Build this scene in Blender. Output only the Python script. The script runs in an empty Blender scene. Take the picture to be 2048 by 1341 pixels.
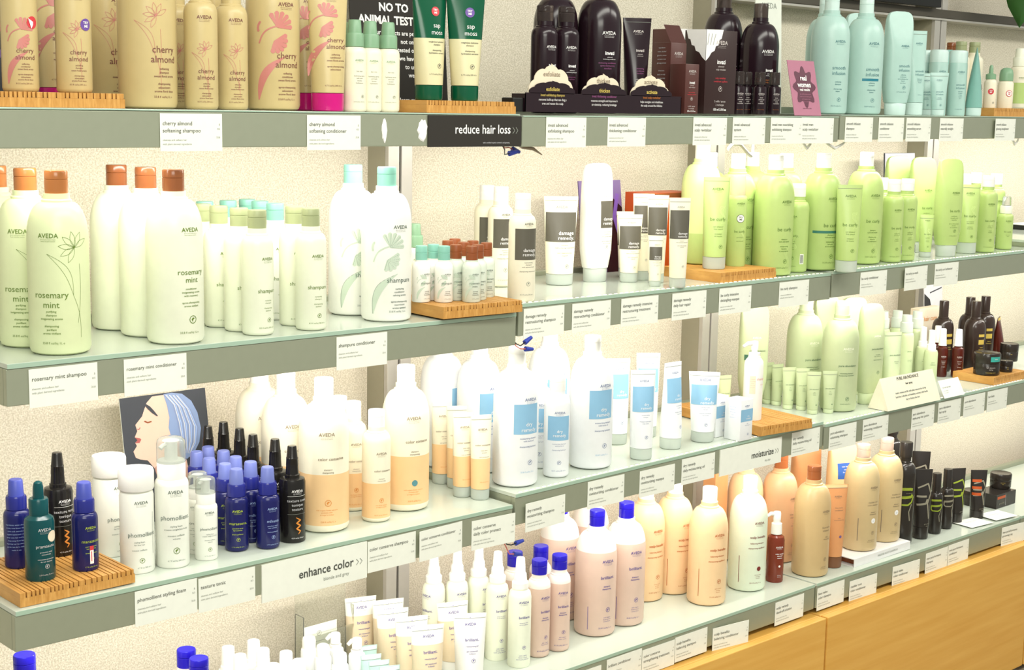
import bpy, bmesh, math, random
from mathutils import Matrix, Vector
R = math.radians
SC = bpy.context.scene
COL = SC.collection
Z0 = 1.60                                   # height of the top shelf above the floor

# ------------------------------------------------------------------ camera
cam_data = bpy.data.cameras.new('camera')
cam_data.sensor_fit = 'HORIZONTAL'
cam_data.sensor_width = 36.0
cam_data.lens = 36.0 * 2947.84 / 2048.0
cam_data.clip_start = 0.05
cam = bpy.data.objects.new('camera', cam_data)
COL.objects.link(cam)
def camera_pose(yaw, pitch, roll, loc):
    cy, sy, cp, sp = math.cos(yaw), math.sin(yaw), math.cos(pitch), math.sin(pitch)
    fw = Vector((sy * cp, cy * cp, sp)); rt = Vector((cy, -sy, 0)); up = rt.cross(fw)
    r = rt * math.cos(roll) + up * math.sin(roll); u = up * math.cos(roll) - rt * math.sin(roll)
    m = Matrix((r, u, -fw)).transposed().to_4x4(); m.translation = Vector(loc)
    return m
cam.matrix_world = camera_pose(0.7456, -0.1537, 0.0183, (-2.0, -2.0449, Z0 + 0.0123))
SC.camera = cam

# ------------------------------------------------------------------ light and exposure
SC.view_settings.view_transform = 'Standard'
SC.view_settings.look = 'None'
SC.view_settings.gamma = 1.0
SC.view_settings.use_curve_mapping = False
SC.view_settings.exposure = 0.0
w = bpy.data.worlds.new('shop_air'); SC.world = w; w.use_nodes = True
w.node_tree.nodes['Background'].inputs[0].default_value = (0.985, 1.0, 0.92, 1)
w.node_tree.nodes['Background'].inputs[1].default_value = 0.45
def area(name, loc, rot, sx, sy, power, color):
    l = bpy.data.lights.new(name, 'AREA'); l.shape = 'RECTANGLE'; l.size = sx; l.size_y = sy
    l.energy = power; l.color = color
    o = bpy.data.objects.new(name, l); o.location = loc; o.rotation_euler = rot; COL.objects.link(o)
    return o
# the shop's ceiling lights over the aisle
area('ceiling_light_near', (-0.8, -1.6, 3.0), (R(18), 0, 0), 3.2, 0.5, 62, (1.0, 0.985, 0.89))
area('ceiling_light_far', (2.4, -1.9, 3.0), (R(18), 0, 0), 2.4, 0.5, 44, (1.0, 0.985, 0.89))
area('ceiling_light_aisle', (-2.6, -3.2, 2.6), (R(50), 0, R(-30)), 2.0, 0.8, 52, (1.0, 1.0, 0.9))

# ------------------------------------------------------------------ materials
def lin(h):
    h = h.lstrip('#'); c = [int(h[i:i + 2], 16) / 255 for i in (0, 2, 4)]
    return tuple(x / 12.92 if x <= 0.04045 else ((x + 0.055) / 1.055) ** 2.4 for x in c) + (1,)
MATS = {}
def mat(name, hexc, rough=0.4, trans=0.0, metal=0.0, spec=0.5, emit=0.0, coat=0.0, ior=1.45):
    m = bpy.data.materials.new(name); m.use_nodes = True
    b = m.node_tree.nodes['Principled BSDF']; i = b.inputs
    i['Base Color'].default_value = lin(hexc); i['Roughness'].default_value = rough
    i['Transmission Weight'].default_value = trans; i['Metallic'].default_value = metal
    i['Specular IOR Level'].default_value = spec; i['IOR'].default_value = ior
    i['Coat Weight'].default_value = coat; i['Coat Roughness'].default_value = 0.1
    if emit: i['Emission Color'].default_value = lin(hexc); i['Emission Strength'].default_value = emit
    # a trace of procedural variation so no surface is perfectly flat in tone
    if not trans and not emit:
        n = m.node_tree.nodes; L = m.node_tree.links
        tc = n.new('ShaderNodeTexCoord'); nz = n.new('ShaderNodeTexNoise'); mx = n.new('ShaderNodeMix'); mx.data_type = 'RGBA'
        nz.inputs['Scale'].default_value = 60; nz.inputs['Detail'].default_value = 2
        L.new(tc.outputs['Object'], nz.inputs['Vector']); L.new(nz.outputs['Fac'], mx.inputs['Factor'])
        c = lin(hexc); mx.inputs['A'].default_value = tuple(x * 0.96 for x in c[:3]) + (1,); mx.inputs['B'].default_value = tuple(min(1, x * 1.04) for x in c[:3]) + (1,)
        L.new(mx.outputs['Result'], i['Base Color'])
    MATS[name] = m
    return m
def nodes(m): return m.node_tree.nodes, m.node_tree.links, m.node_tree.nodes['Principled BSDF']
PAL = dict(
    white='f0efea', cream='efe9d2', tan='cdb985', magenta='c8147a', pink='c98078', brownink='7a4a42', paper='edefe4', ink='4c4e48', greyink='8d9188',
    plum='24151c', plumink='cfc6c2', plumrose='8a4a78', plumorange='b0682a', sagecap='84aa88', saplid='075438', sapcream='e0d8ae', aqua='b2d2c9', aquacap='cfe6e0', tealband='2f7f90', tealtube='86b9ae', aquaink='4f7f86',
    olivecap='a0a87e', tealcap='84bdac', mintbody='dde6b8', mintbody2='e9ecd6', ambercap='a86a3a', browncap='8a5230', mintink='668030', shwhite='eeeee6', shleaf='c2d0be', shink='5d6b62',
    darkband='5b574c', limebody='b8cf80', limelight='d3e79a', limeink='5f7f34', limeband='3f7a6a', limewhite='eef0dc', minigrey='d5ded0', browncapd='8a4a26',
    blue='191c5a', bluecap='252a7c', bluetrans='6a75b6', limetext='b4c63c', paleblue='9fb6e0', teal='07474b', tealbulb='07474b', black='1c1a18', orange='d98a3a',
    peach='efc894', codark='8a7a66', tealdot='5b8f96', drblue='8bb9d8', drink='7a86a8', drwhite='eef0f2', pumppink='d89a88',
    sage='bcc89e', sagelight='cfdcb4', sageink='5f7a5c', sagedark='3f6a54', brown='4a1c14', darkbrown='302520', goldink='b9a24a', jarteal='3aa59a', jar='2c2621',
    brill='dcc0b0', brilltop='efe6de', bluelid='2016a8', violet='5b4f96', bwhite='edeee4', spraybody='e9ecd8', scalp='f0cda0', scalpink='b5602e', scalpw='e2ecd6', darkred='7a2a26', redbrown='7a3220',
    brcap='a05c34', tanbr='ccb080', tan2='cdb78a', peachbox='d99a66', bluelabel='3a64b0', tubecap='7a5238', men='2c2825', menlime='97a836', mengrey='8f8a78', menorange='b8501e',
    purple='6e4fa0', redst='d23c46', stwhite='f4f2f0', darkcard='2a2621', beige='e6d9c0', carton='54302b', cartonside='33201f', lace='f2f0ee', rose='b4778c', rosedark='5e2c40', gold='c9b25a', orangebox='c8541e',
    skinshade='b58a7a', bluepump='4650a8', tagink='686b63', lilac='b6b0bd', tubetan='dfcdae', tanpeach='dcae84', skin='e0b9a4', hair='7f93b8', greybg='3c3f45', lips='a85a56', palegrey='c9c9cb', greendot='58735a', boxwhite='ecebea', nutblue='2b3fa8', wirered='c8685a', wireblack='2a2826',
    ringgold='c7b57c', lavender='6f5a8c')
for k, v in PAL.items(): mat(k, v, 0.38)
for k in ('white', 'shwhite', 'drwhite', 'bwhite', 'limebody', 'tan', 'tan2', 'tanbr', 'aqua', 'mintbody', 'mintbody2'): MATS[k].node_tree.nodes['Principled BSDF'].inputs['Roughness'].default_value = 0.32
for k in ('blue', 'bluecap', 'teal', 'tealbulb', 'black', 'plum', 'men', 'darkbrown', 'brown', 'jar', 'redbrown', 'bluelid', 'saplid', 'magenta', 'ambercap', 'browncap', 'brcap'): MATS[k].node_tree.nodes['Principled BSDF'].inputs['Roughness'].default_value = 0.2
for k in ('paper', 'ink', 'greyink', 'darkcard', 'beige', 'rose', 'greybg', 'lace'): MATS[k].node_tree.nodes['Principled BSDF'].inputs['Roughness'].default_value = 0.7
mat('clear', 'eef2ee', 0.12, 0.9, ior=1.2)
mat('clearpink', 'f0ddd0', 0.25, 0.6, ior=1.2)
mat('cleardark', '6a5f5c', 0.1, 0.75, ior=1.2)
mat('frost', 'e6efe6', 0.4, 0.45, ior=1.3)
mat('acrylic', 'f4f6f0', 0.05, 0.95, ior=1.15)
mat('fascia', 'a2a792', 0.38, metal=0.4)
mat('rail_dark', '524d43', 0.5, metal=0.2)
mat('alu', 'bcb8b0', 0.4, metal=0.25)
mat('slot', '26241f', 0.7)
mat('pan', 'c9ccc0', 0.6)
mat('led_cover', 'fff6e0', 0.4, emit=2.5)
mat('floor', '9a917f', 0.5)
mat('leaf', '2c5a1e', 0.45)
mat('black_panel', '141412', 0.5)
mat('grey_post', '9a9581', 0.55)
# speckled back panel
m = mat('panel', 'e3d9bb', 0.85); n, L, b = nodes(m)
tc = n.new('ShaderNodeTexCoord'); nz = n.new('ShaderNodeTexNoise'); nz.inputs['Scale'].default_value = 330; nz.inputs['Detail'].default_value = 3
cr = n.new('ShaderNodeValToRGB'); cr.color_ramp.elements[0].position = 0.36; cr.color_ramp.elements[1].position = 0.66
cr.color_ramp.elements[0].color = lin('c8bfa9'); cr.color_ramp.elements[1].color = lin('ece4d4')
bp = n.new('ShaderNodeBump'); bp.inputs['Strength'].default_value = 0.35; bp.inputs['Distance'].default_value = 0.002
L.new(tc.outputs['Object'], nz.inputs['Vector']); L.new(nz.outputs['Fac'], cr.inputs['Fac']); L.new(cr.outputs['Color'], b.inputs['Base Color'])
L.new(nz.outputs['Fac'], bp.inputs['Height']); L.new(bp.outputs['Normal'], b.inputs['Normal'])
# shelf glass: greenish, frosted underneath
m = mat('shelf_glass', 'd9e2d5', 0.08, 0.25, ior=1.5)
m = mat('glass_edge', 'b4cfba', 0.15, 0.2, ior=1.5)
# wood
def wood(name, c1, c2, scale, axis):
    m = mat(name, c1, 0.42); n, L, b = nodes(m)
    tc = n.new('ShaderNodeTexCoord'); mp = n.new('ShaderNodeMapping'); nz = n.new('ShaderNodeTexNoise'); cr = n.new('ShaderNodeValToRGB')
    mp.inputs['Scale'].default_value = axis; nz.inputs['Scale'].default_value = scale; nz.inputs['Detail'].default_value = 4
    cr.color_ramp.elements[0].position = 0.3; cr.color_ramp.elements[1].position = 0.7
    cr.color_ramp.elements[0].color = lin(c1); cr.color_ramp.elements[1].color = lin(c2)
    L.new(tc.outputs['Object'], mp.inputs['Vector']); L.new(mp.outputs['Vector'], nz.inputs['Vector']); L.new(nz.outputs['Fac'], cr.inputs['Fac']); L.new(cr.outputs['Color'], b.inputs['Base Color'])
wood('bamboo', 'b9823c', 'd6a25a', 40, (6, 0.4, 1))
wood('bamboo_dark', '4a2d12', '6b431c', 40, (6, 0.4, 1))
wood('maple', 'd9a148', 'e3b058', 7, (0.6, 1, 9))

# ------------------------------------------------------------------ mesh helpers
class MB:
    def __init__(s): s.v = []; s.f = []; s.m = []; s.names = []
    def mi(s, name):
        if name not in s.names: s.names.append(name)
        return s.names.index(name)
    def add(s, vs, fs, m):
        o = len(s.v); s.v += [tuple(x) for x in vs]; k = s.mi(m)
        for f in fs: s.f.append([o + i for i in f]); s.m.append(k)
    def build(s, name, smooth=True, angle=38):
        me = bpy.data.meshes.new(name); me.from_pydata(s.v, [], s.f)
        for x in s.names: me.materials.append(MATS[x])
        me.polygons.foreach_set('material_index', s.m)
        if smooth:
            me.polygons.foreach_set('use_smooth', [True] * len(s.f)); me.set_sharp_from_angle(angle=R(angle))
        me.update()
        return me
    # ---- solids
    def box(s, x0, x1, y0, y1, z0, z1, m, bev=0.0):
        if bev <= 0:
            vs = [(x0, y0, z0), (x1, y0, z0), (x1, y1, z0), (x0, y1, z0), (x0, y0, z1), (x1, y0, z1), (x1, y1, z1), (x0, y1, z1)]
            s.add(vs, [(3, 2, 1, 0), (4, 5, 6, 7), (0, 1, 5, 4), (1, 2, 6, 5), (2, 3, 7, 6), (3, 0, 4, 7)], m)
        else:
            bm = bmesh.new(); bmesh.ops.create_cube(bm, size=1)
            bmesh.ops.scale(bm, vec=(x1 - x0, y1 - y0, z1 - z0), verts=bm.verts)
            bmesh.ops.translate(bm, vec=((x0 + x1) / 2, (y0 + y1) / 2, (z0 + z1) / 2), verts=bm.verts)
            bmesh.ops.bevel(bm, geom=bm.edges[:], offset=bev, segments=2, profile=0.5, affect='EDGES')
            bm.verts.index_update()
            s.add([x.co[:] for x in bm.verts], [[q.index for q in f.verts] for f in bm.faces], m); bm.free()
    def rings(s, rings, m, cap=True, matf=None):
        n = len(rings[0]); o = len(s.v)
        for r in rings: s.v += [tuple(p) for p in r]
        for i in range(len(rings) - 1):
            zm = (rings[i][0][2] + rings[i + 1][0][2]) / 2
            k = s.mi(matf(zm) if matf else m)
            for j in range(n):
                a, b_ = o + i * n + j, o + i * n + (j + 1) % n
                s.f.append([a, b_, b_ + n, a + n]); s.m.append(k)
        if cap:
            s.f.append([o + j for j in range(n)][::-1]); s.m.append(s.mi(matf(rings[0][0][2]) if matf else m))
            e = o + (len(rings) - 1) * n
            s.f.append([e + j for j in range(n)]); s.m.append(s.mi(matf(rings[-1][0][2]) if matf else m))
    def lathe(s, prof, m, seg=32, matf=None, off=(0, 0, 0), sy=1.0):
        rg = []
        for r, z in prof:
            r = max(r, 0.0003)
            rg.append([(off[0] + r * math.sin(2 * math.pi * j / seg), off[1] - sy * r * math.cos(2 * math.pi * j / seg), off[2] + z) for j in range(seg)])
        s.rings(rg, m, True, matf)
    def tube(s, pts, r, m, seg=8):
        rg = []; P = [Vector(p) for p in pts]
        for i, p in enumerate(P):
            d = (P[min(i + 1, len(P) - 1)] - P[max(i - 1, 0)]).normalized()
            a = d.orthogonal().normalized() if i == 0 else (a - d * a.dot(d)).normalized()
            b_ = d.cross(a); rr = r[i] if isinstance(r, (list, tuple)) else r
            rg.append([p + a * rr * math.cos(2 * math.pi * j / seg) + b_ * rr * math.sin(2 * math.pi * j / seg) for j in range(seg)])
        s.rings(rg, m)
    # ---- printing on a surface: surf(x, z, lift) -> point
    def patch(s, surf, x0, x1, z0, z1, m, lift=0.0003, nx=10, nz=2):
        xs = [x0 + (x1 - x0) * i / nx for i in range(nx + 1)]
        if hasattr(surf, 'wid'):                     # even steps around an oval section
            nx = 24; a = surf.wid((z0 + z1) / 2); t0, t1 = [math.asin(max(-.96, min(.96, q / a))) for q in (x0, x1)]
            xs = [a * math.sin(t0 + (t1 - t0) * i / nx) for i in range(nx + 1)]; nz = 6; lift = max(lift, .0005)
        vs = [surf(xs[i], z0 + (z1 - z0) * j / nz, lift) for j in range(nz + 1) for i in range(nx + 1)]
        s.add(vs, [(j * (nx + 1) + i, j * (nx + 1) + i + 1, (j + 1) * (nx + 1) + i + 1, (j + 1) * (nx + 1) + i) for j in range(nz) for i in range(nx)], m)
    def ribbon(s, surf, pts, w, m, lift=0.0004):
        if len(pts) < 10:                            # follow the curve of the surface closely
            ws = list(w) if isinstance(w, (list, tuple)) else [w] * len(pts); P2, W2 = [], []
            for (a, wa), (c, wc) in zip(zip(pts, ws), zip(pts[1:], ws[1:])):
                k = max(1, min(14, int(math.hypot(c[0] - a[0], c[1] - a[1]) / 0.003)))
                for j in range(k): P2.append((a[0] + (c[0] - a[0]) * j / k, a[1] + (c[1] - a[1]) * j / k)); W2.append(wa + (wc - wa) * j / k)
            pts, w = P2 + [pts[-1]], W2 + [ws[-1]]
        vs = []; n = len(pts)
        for i, (x, z) in enumerate(pts):
            a = pts[max(i - 1, 0)]; b_ = pts[min(i + 1, n - 1)]; dx, dz = b_[0] - a[0], b_[1] - a[1]; q = math.hypot(dx, dz) or 1
            ww = (w[i] if isinstance(w, (list, tuple)) else w) / 2; nx_, nz_ = -dz / q * ww, dx / q * ww
            vs += [surf(x - nx_, z - nz_, lift), surf(x, z, lift), surf(x + nx_, z + nz_, lift)]
        s.add(vs, [q for i in range(n - 1) for q in ((i * 3 + 1, i * 3, i * 3 + 3, i * 3 + 4), (i * 3 + 2, i * 3 + 1, i * 3 + 4, i * 3 + 5))], m)
    def disc(s, surf, x, z, r, m, lift=0.0005, n=20):
        vs = [surf(x, z, lift)] + [surf(x + r * math.cos(2 * math.pi * i / n), z + r * math.sin(2 * math.pi * i / n), lift) for i in range(n)]
        s.add(vs, [(0, 1 + i, 1 + (i + 1) % n) for i in range(n)], m)
    def poly(s, surf, pts, m, lift=0.0005):
        s.add([surf(x, z, lift) for x, z in pts], [list(range(len(pts)))], m)
    def emblem(s, surf, x, z, r, m):
        s.ribbon(surf, [(x + r * math.cos(t * math.pi / 9), z + r * math.sin(t * math.pi / 9)) for t in range(19)], r * 0.18, m)
        s.ribbon(surf, [(x - r * .1, z - r * .55), (x - r * .25, z), (x + r * .1, z + r * .3), (x + r * .5, z + r * .35)], [r * .12, r * .5, r * .55, r * .1], m)
    def text(s, surf, t, x, z, size, m, align='C', sx=1.0, bold=0.0, lift=0.0006):
        vs, fs, w_ = glyphs(t, bold)
        ox = {'C': -w_ / 2, 'L': 0, 'R': -w_}[align]
        s.add([surf(x + (vx + ox) * size * sx, z + vy * size, lift) for vx, vy in vs], fs, m)
    def lines(s, surf, ts, x, z, size, m, lead=1.25, align='C', sx=1.0, bold=0.0, lift=0.0006):
        for i, t in enumerate(ts):
            if t: s.text(surf, t, x, z - i * size * lead, size, m, align, sx, bold, lift)
GL = {}
def glyphs(t, bold):
    k = (t, bold)
    if k not in GL:
        c = bpy.data.curves.new('lettering', 'FONT'); c.body = t; c.size = 1.0; c.resolution_u = 2; c.offset = bold
        o = bpy.data.objects.new('lettering', c); COL.objects.link(o)
        dg = bpy.context.evaluated_depsgraph_get()
        me = o.evaluated_get(dg).to_mesh()
        vs = [(v.co.x, v.co.y) for v in me.vertices]; fs = [list(p.vertices) for p in me.polygons]
        o.evaluated_get(dg).to_mesh_clear()
        bpy.data.objects.remove(o); bpy.data.curves.remove(c)
        GL[k] = (vs, fs, max([v[0] for v in vs] or [0]))
    return GL[k]
def flat(x0=0, y=0, z0=0):                       # upright plane facing the aisle
    return lambda x, z, l=0: (x0 + x, y - l, z0 + z)
def round_surf(prof):
    P = sorted([(z, r) for r, z in prof if r > 0.002])
    def rad(z):
        for (z0, r0), (z1, r1) in zip(P, P[1:]):
            if z0 <= z <= z1: return r0 + (r1 - r0) * (z - z0) / max(z1 - z0, 1e-6)
        return P[-1][1] if z > P[-1][0] else P[0][1]
    def f(x, z, l=0):
        r = rad(z) ; a = x / r; r += l
        return (r * math.sin(a), -r * math.cos(a), z)
    return f
# ------------------------------------------------------------------ things
def tag(o, label, cat, group=None):
    o['label'] = label; o['category'] = cat
    if group: o['group'] = group
def ob(name, me, parent=None, loc=(0, 0, 0), rz=0.0):
    o = bpy.data.objects.new(name, me); COL.objects.link(o); o.location = loc; o.rotation_euler = (0, 0, rz)
    if parent: o.parent = parent
    return o
def thing(name, label, cat, loc, rz=0.0, group=None):
    o = ob(name, None, None, loc, rz); o.empty_display_size = 0.02; tag(o, label, cat, group); return o
def struct(name, mb, smooth=False):
    o = ob(name, mb.build(name, smooth)); o['kind'] = 'structure'; return o
SHELF_POWER = 3.15
SHELF_TILT = 52
DRAWER_BOTTOM = 0.02
SHELF_COLOR = (1.0, .95, .885)
# ------------------------------------------------------------------ the setting
POSTS = [-1.1137, -0.1006, 0.9137, 1.9131, 2.93]          # centres of the aluminium posts
YP, YW = 0.36, 0.43                                       # post fronts, back panel
b = MB(); b.box(-4.5, 5.0, -4.5, 0.9, -0.05, 0.0, 'floor'); struct('floor', b)
for i, (a, c) in enumerate(zip([-2.13] + POSTS, POSTS + [4.0])):
    b = MB(); b.box(a + .012, c - .012, YW, YW + .02, 0.02, 2.6, 'panel'); o = struct('wall_back', b)
for x in POSTS:
    b = MB()
    for x0, x1 in ((-.0315, -.003), (.003, .0315)): b.box(x + x0, x + x1, YP, YP + .012, 0.0, 2.6, 'alu', .001)
    b.box(x - .003, x + .003, YP + .006, YP + .012, 0.0, 2.6, 'slot')
    b.box(x - .0315, x + .0315, YP + .012, YW + .03, 0.0, 2.6, 'grey_post')
    struct('trim_1', b)
b = MB(); b.box(POSTS[2] - .0315, 4.0, YP - .004, YP + .012, Z0 + .292, Z0 + .317, 'rail_dark', .002); b.box(POSTS[2] - .0315, 4.0, YP - .004, YW, Z0 + .286, Z0 + .2915, 'alu')
struct('trim_2', b)
b = MB(); b.box(1.35, 1.86, .33, .345, Z0 + .3185, Z0 + .5, 'black_panel', .001); pm = b.build('menu_board')
o = ob('menu_board', pm); tag(o, 'black board standing on the dark rail at the top of the picture', 'board')

# ------------------------------------------------------------------ shelves
MID = {'l': -.585, 'm': .416, 'r': 1.42, 'f': 2.43}
SPAN = {'l': (-1.1105, -.1018), 'm': (-.0958, .9141), 'r': (.9201, 1.9101), 'f': (1.9161, 2.93)}
SH = {1: {'l': (-.0041, 0), 'm': (-.0029, .007), 'r': (.0066, .0028), 'f': (.012, 0)}, 2: {'l': (-.3816, -.0056), 'm': (-.3694, -.0029), 'r': (-.3666, .0032), 'f': (-.345, 0)},
      3: {'l': (-.7583, -.0091), 'm': (-.7372, .0116), 'r': (-.7388, .0017), 'f': (-.738, 0)}, 4: {'l': (-1.1395, 0), 'm': (-1.1395, .0003), 'r': (-1.1428, -.007), 'f': (-1.1462, 0)}}
ROWN = {1: 'top', 2: 'second', 3: 'third', 4: 'bottom'}
BAYN = {'l': 'left bay', 'm': 'middle bay', 'r': 'right bay', 'f': 'far right bay'}
HOLD = {(1, 'l'): 'carrying tan bottles', (1, 'm'): 'carrying dark plum bottles', (1, 'r'): 'carrying pale aqua bottles', (1, 'f'): 'at the end of the row', (2, 'l'): 'carrying pale mint bottles', (2, 'm'): 'carrying cream tubes and lime bottles', (2, 'r'): 'carrying upended lime bottles', (2, 'f'): 'empty but for a dark flat box',
        (3, 'l'): 'carrying blue and black sprays', (3, 'm'): 'carrying blue-labelled white bottles', (3, 'r'): 'carrying sage green bottles', (3, 'f'): 'empty', (4, 'l'): 'mostly below the picture', (4, 'm'): 'carrying pinkish and peach bottles', (4, 'r'): 'carrying tan and black bottles', (4, 'f'): 'empty'}
for row in SH:
    for bay, (za, sl) in SH[row].items():
        x0, x1 = SPAN[bay]; xm = (x0 + x1) / 2; L = (x1 - x0) / 2
        z = Z0 + za + sl * (xm - MID[bay])
        t = thing('display_shelf', f'{ROWN[row]} glass shelf of the {BAYN[bay]}, {HOLD[row, bay]}', 'shelf', (xm, 0, z), 0, 'glass display shelves')
        t.rotation_euler = (0, -math.atan(sl), 0)
        f = MB()
        f.box(-L, L, 0, .012, -.0555, 0, 'fascia', .0012); f.box(-L, -L + .004, .012, YP - .0315, -.0555, 0, 'fascia'); f.box(L - .004, L, .012, YP - .0315, -.0555, 0, 'fascia')
        ob('frame', f.build('frame', False), t)
        f = MB(); f.box(-L, L, YP - .031, YP - .012, -.0555, .019, 'fascia', .001); q = struct('trim_3', f); q.location = (xm, 0, z); q.rotation_euler = t.rotation_euler
        f = MB(); f.box(-L + .006, L - .006, .014, YP - .032, -.022, -.014, 'pan'); ob('light_pan', f.build('light_pan', False), t)
        g = MB(); gt = .003 if row == 1 else .008; g.box(-L + .001, L - .001, -.001, YP - .032, .0004, gt, 'shelf_glass', .0006); g.box(-L + .0012, L - .0012, -.0016, -.0008, .0006, gt - .0006, 'glass_edge'); ob('glass_top', g.build('glass_top', False), t)
        if row in (2, 3) and bay in 'mr':              # the row of light points that shines through the front of the glass
            d = MB()
            for i in range(int((2 * L - .03) / .016)): d.box(-L + .015 + i * .016, -L + .0225 + i * .016, .0035, .0062, .0078, .0083, 'led_cover')
            ob('light_points', d.build('light_points', False), t)
        if row < 4:
            e = MB()
            e.box(-L + .02, L - .02, .016, .030, -.026, -.0225, 'alu')
            for i in range(int((2 * L - .06) / .02)): e.box(-L + .03 + i * .02, -L + .04 + i * .02, .019, .027, -.0285, -.026, 'led_cover')
            ob('led_strip', e.build('led_strip', False), t)
            area('shelf_light', (xm, .055, z - .034), (R(SHELF_TILT), 0, 0), 2 * L - .06, .03, SHELF_POWER, SHELF_COLOR)

# ------------------------------------------------------------------ maple drawer cabinets under the bottom shelf
for i, (x0, x1) in enumerate(((-1.1105, -.103), (-.098, .9135), (.9185, 1.912), (1.917, 2.93))):
    t = thing('drawer_cabinet', ['maple drawer cabinet under the left bay, below the picture', 'maple drawer cabinet under the middle bay', 'maple drawer cabinet under the right bay, widest in view', 'maple drawer cabinet at the far right end'][i], 'cabinet', ((x0 + x1) / 2, 0, 0), 0, 'maple drawer cabinets')
    L = (x1 - x0) / 2; c = MB(); c.box(-L, L, -.016, YP, .0605, .372, 'maple', .001); ob('carcass', c.build('carcass', False), t)
    c = MB(); c.box(-L, L, -.018, YP, .374, .392, 'maple', .0015); ob('top_board', c.build('top_board', False), t)
    c = MB(); c.box(-L + .001, L - .001, -.040, -.0195, DRAWER_BOTTOM, .3925, 'maple', .002); ob('drawer_front', c.build('drawer_front', False), t)
    c = MB(); c.box(-L + .02, L - .02, .01, YP - .02, 0, .06, 'black_panel'); ob('plinth', c.build('plinth', False), t)

# ------------------------------------------------------------------ where everything stands (metres)
STRIP3 = (-0.6787, -0.4575, 0.8385)
STRIP4 = (0.5261, 0.7498, 0.8624)
Z3L, Z2R, Z2M, Z3R, Z4R, Z2F, Z3M, Z4M, Z4L, Z4F = 0.8504, 1.2423, 1.2383, 0.8694, 0.4661, 1.263, 0.8729, 0.4685, 0.4685, 0.4618
RISERS = [
    ('a', 'bamboo riser at the left end of the top shelf', (-1.1161, 0.02, 1.5988), 0.215, 0.19, 0),
    ('b', 'bamboo riser under the green tubes on the top shelf', (-0.322, 0.006, 1.5989), 0.215, 0.17, 0),
    ('c', 'bamboo riser at the right end of the top shelf', (1.6285, 0.01, 1.6101), 0.2, 0.17, 0),
    ('d', 'bamboo riser carrying the tiny bottles on the second shelf', (-0.293, -0.012, 1.2278), 0.187, 0.18, -3),
    ('e', 'bamboo riser carrying lime products on the second shelf', (0.512, 0.006, 1.2381), 0.198, 0.17, 0),
    ('f', 'big bamboo riser at the left end of the third shelf', (-1.097, 0.01, 0.8544), 0.19, 0.19, 0),
    ('g', 'bamboo riser under the white pump bottle on the third shelf', (0.662, -0.008, 0.8757), 0.172, 0.3, -6),
    ('h', 'bamboo riser under the dark jars on the third shelf', (1.722, 0.008, 0.8699), 0.186, 0.128, 0),
]
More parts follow.
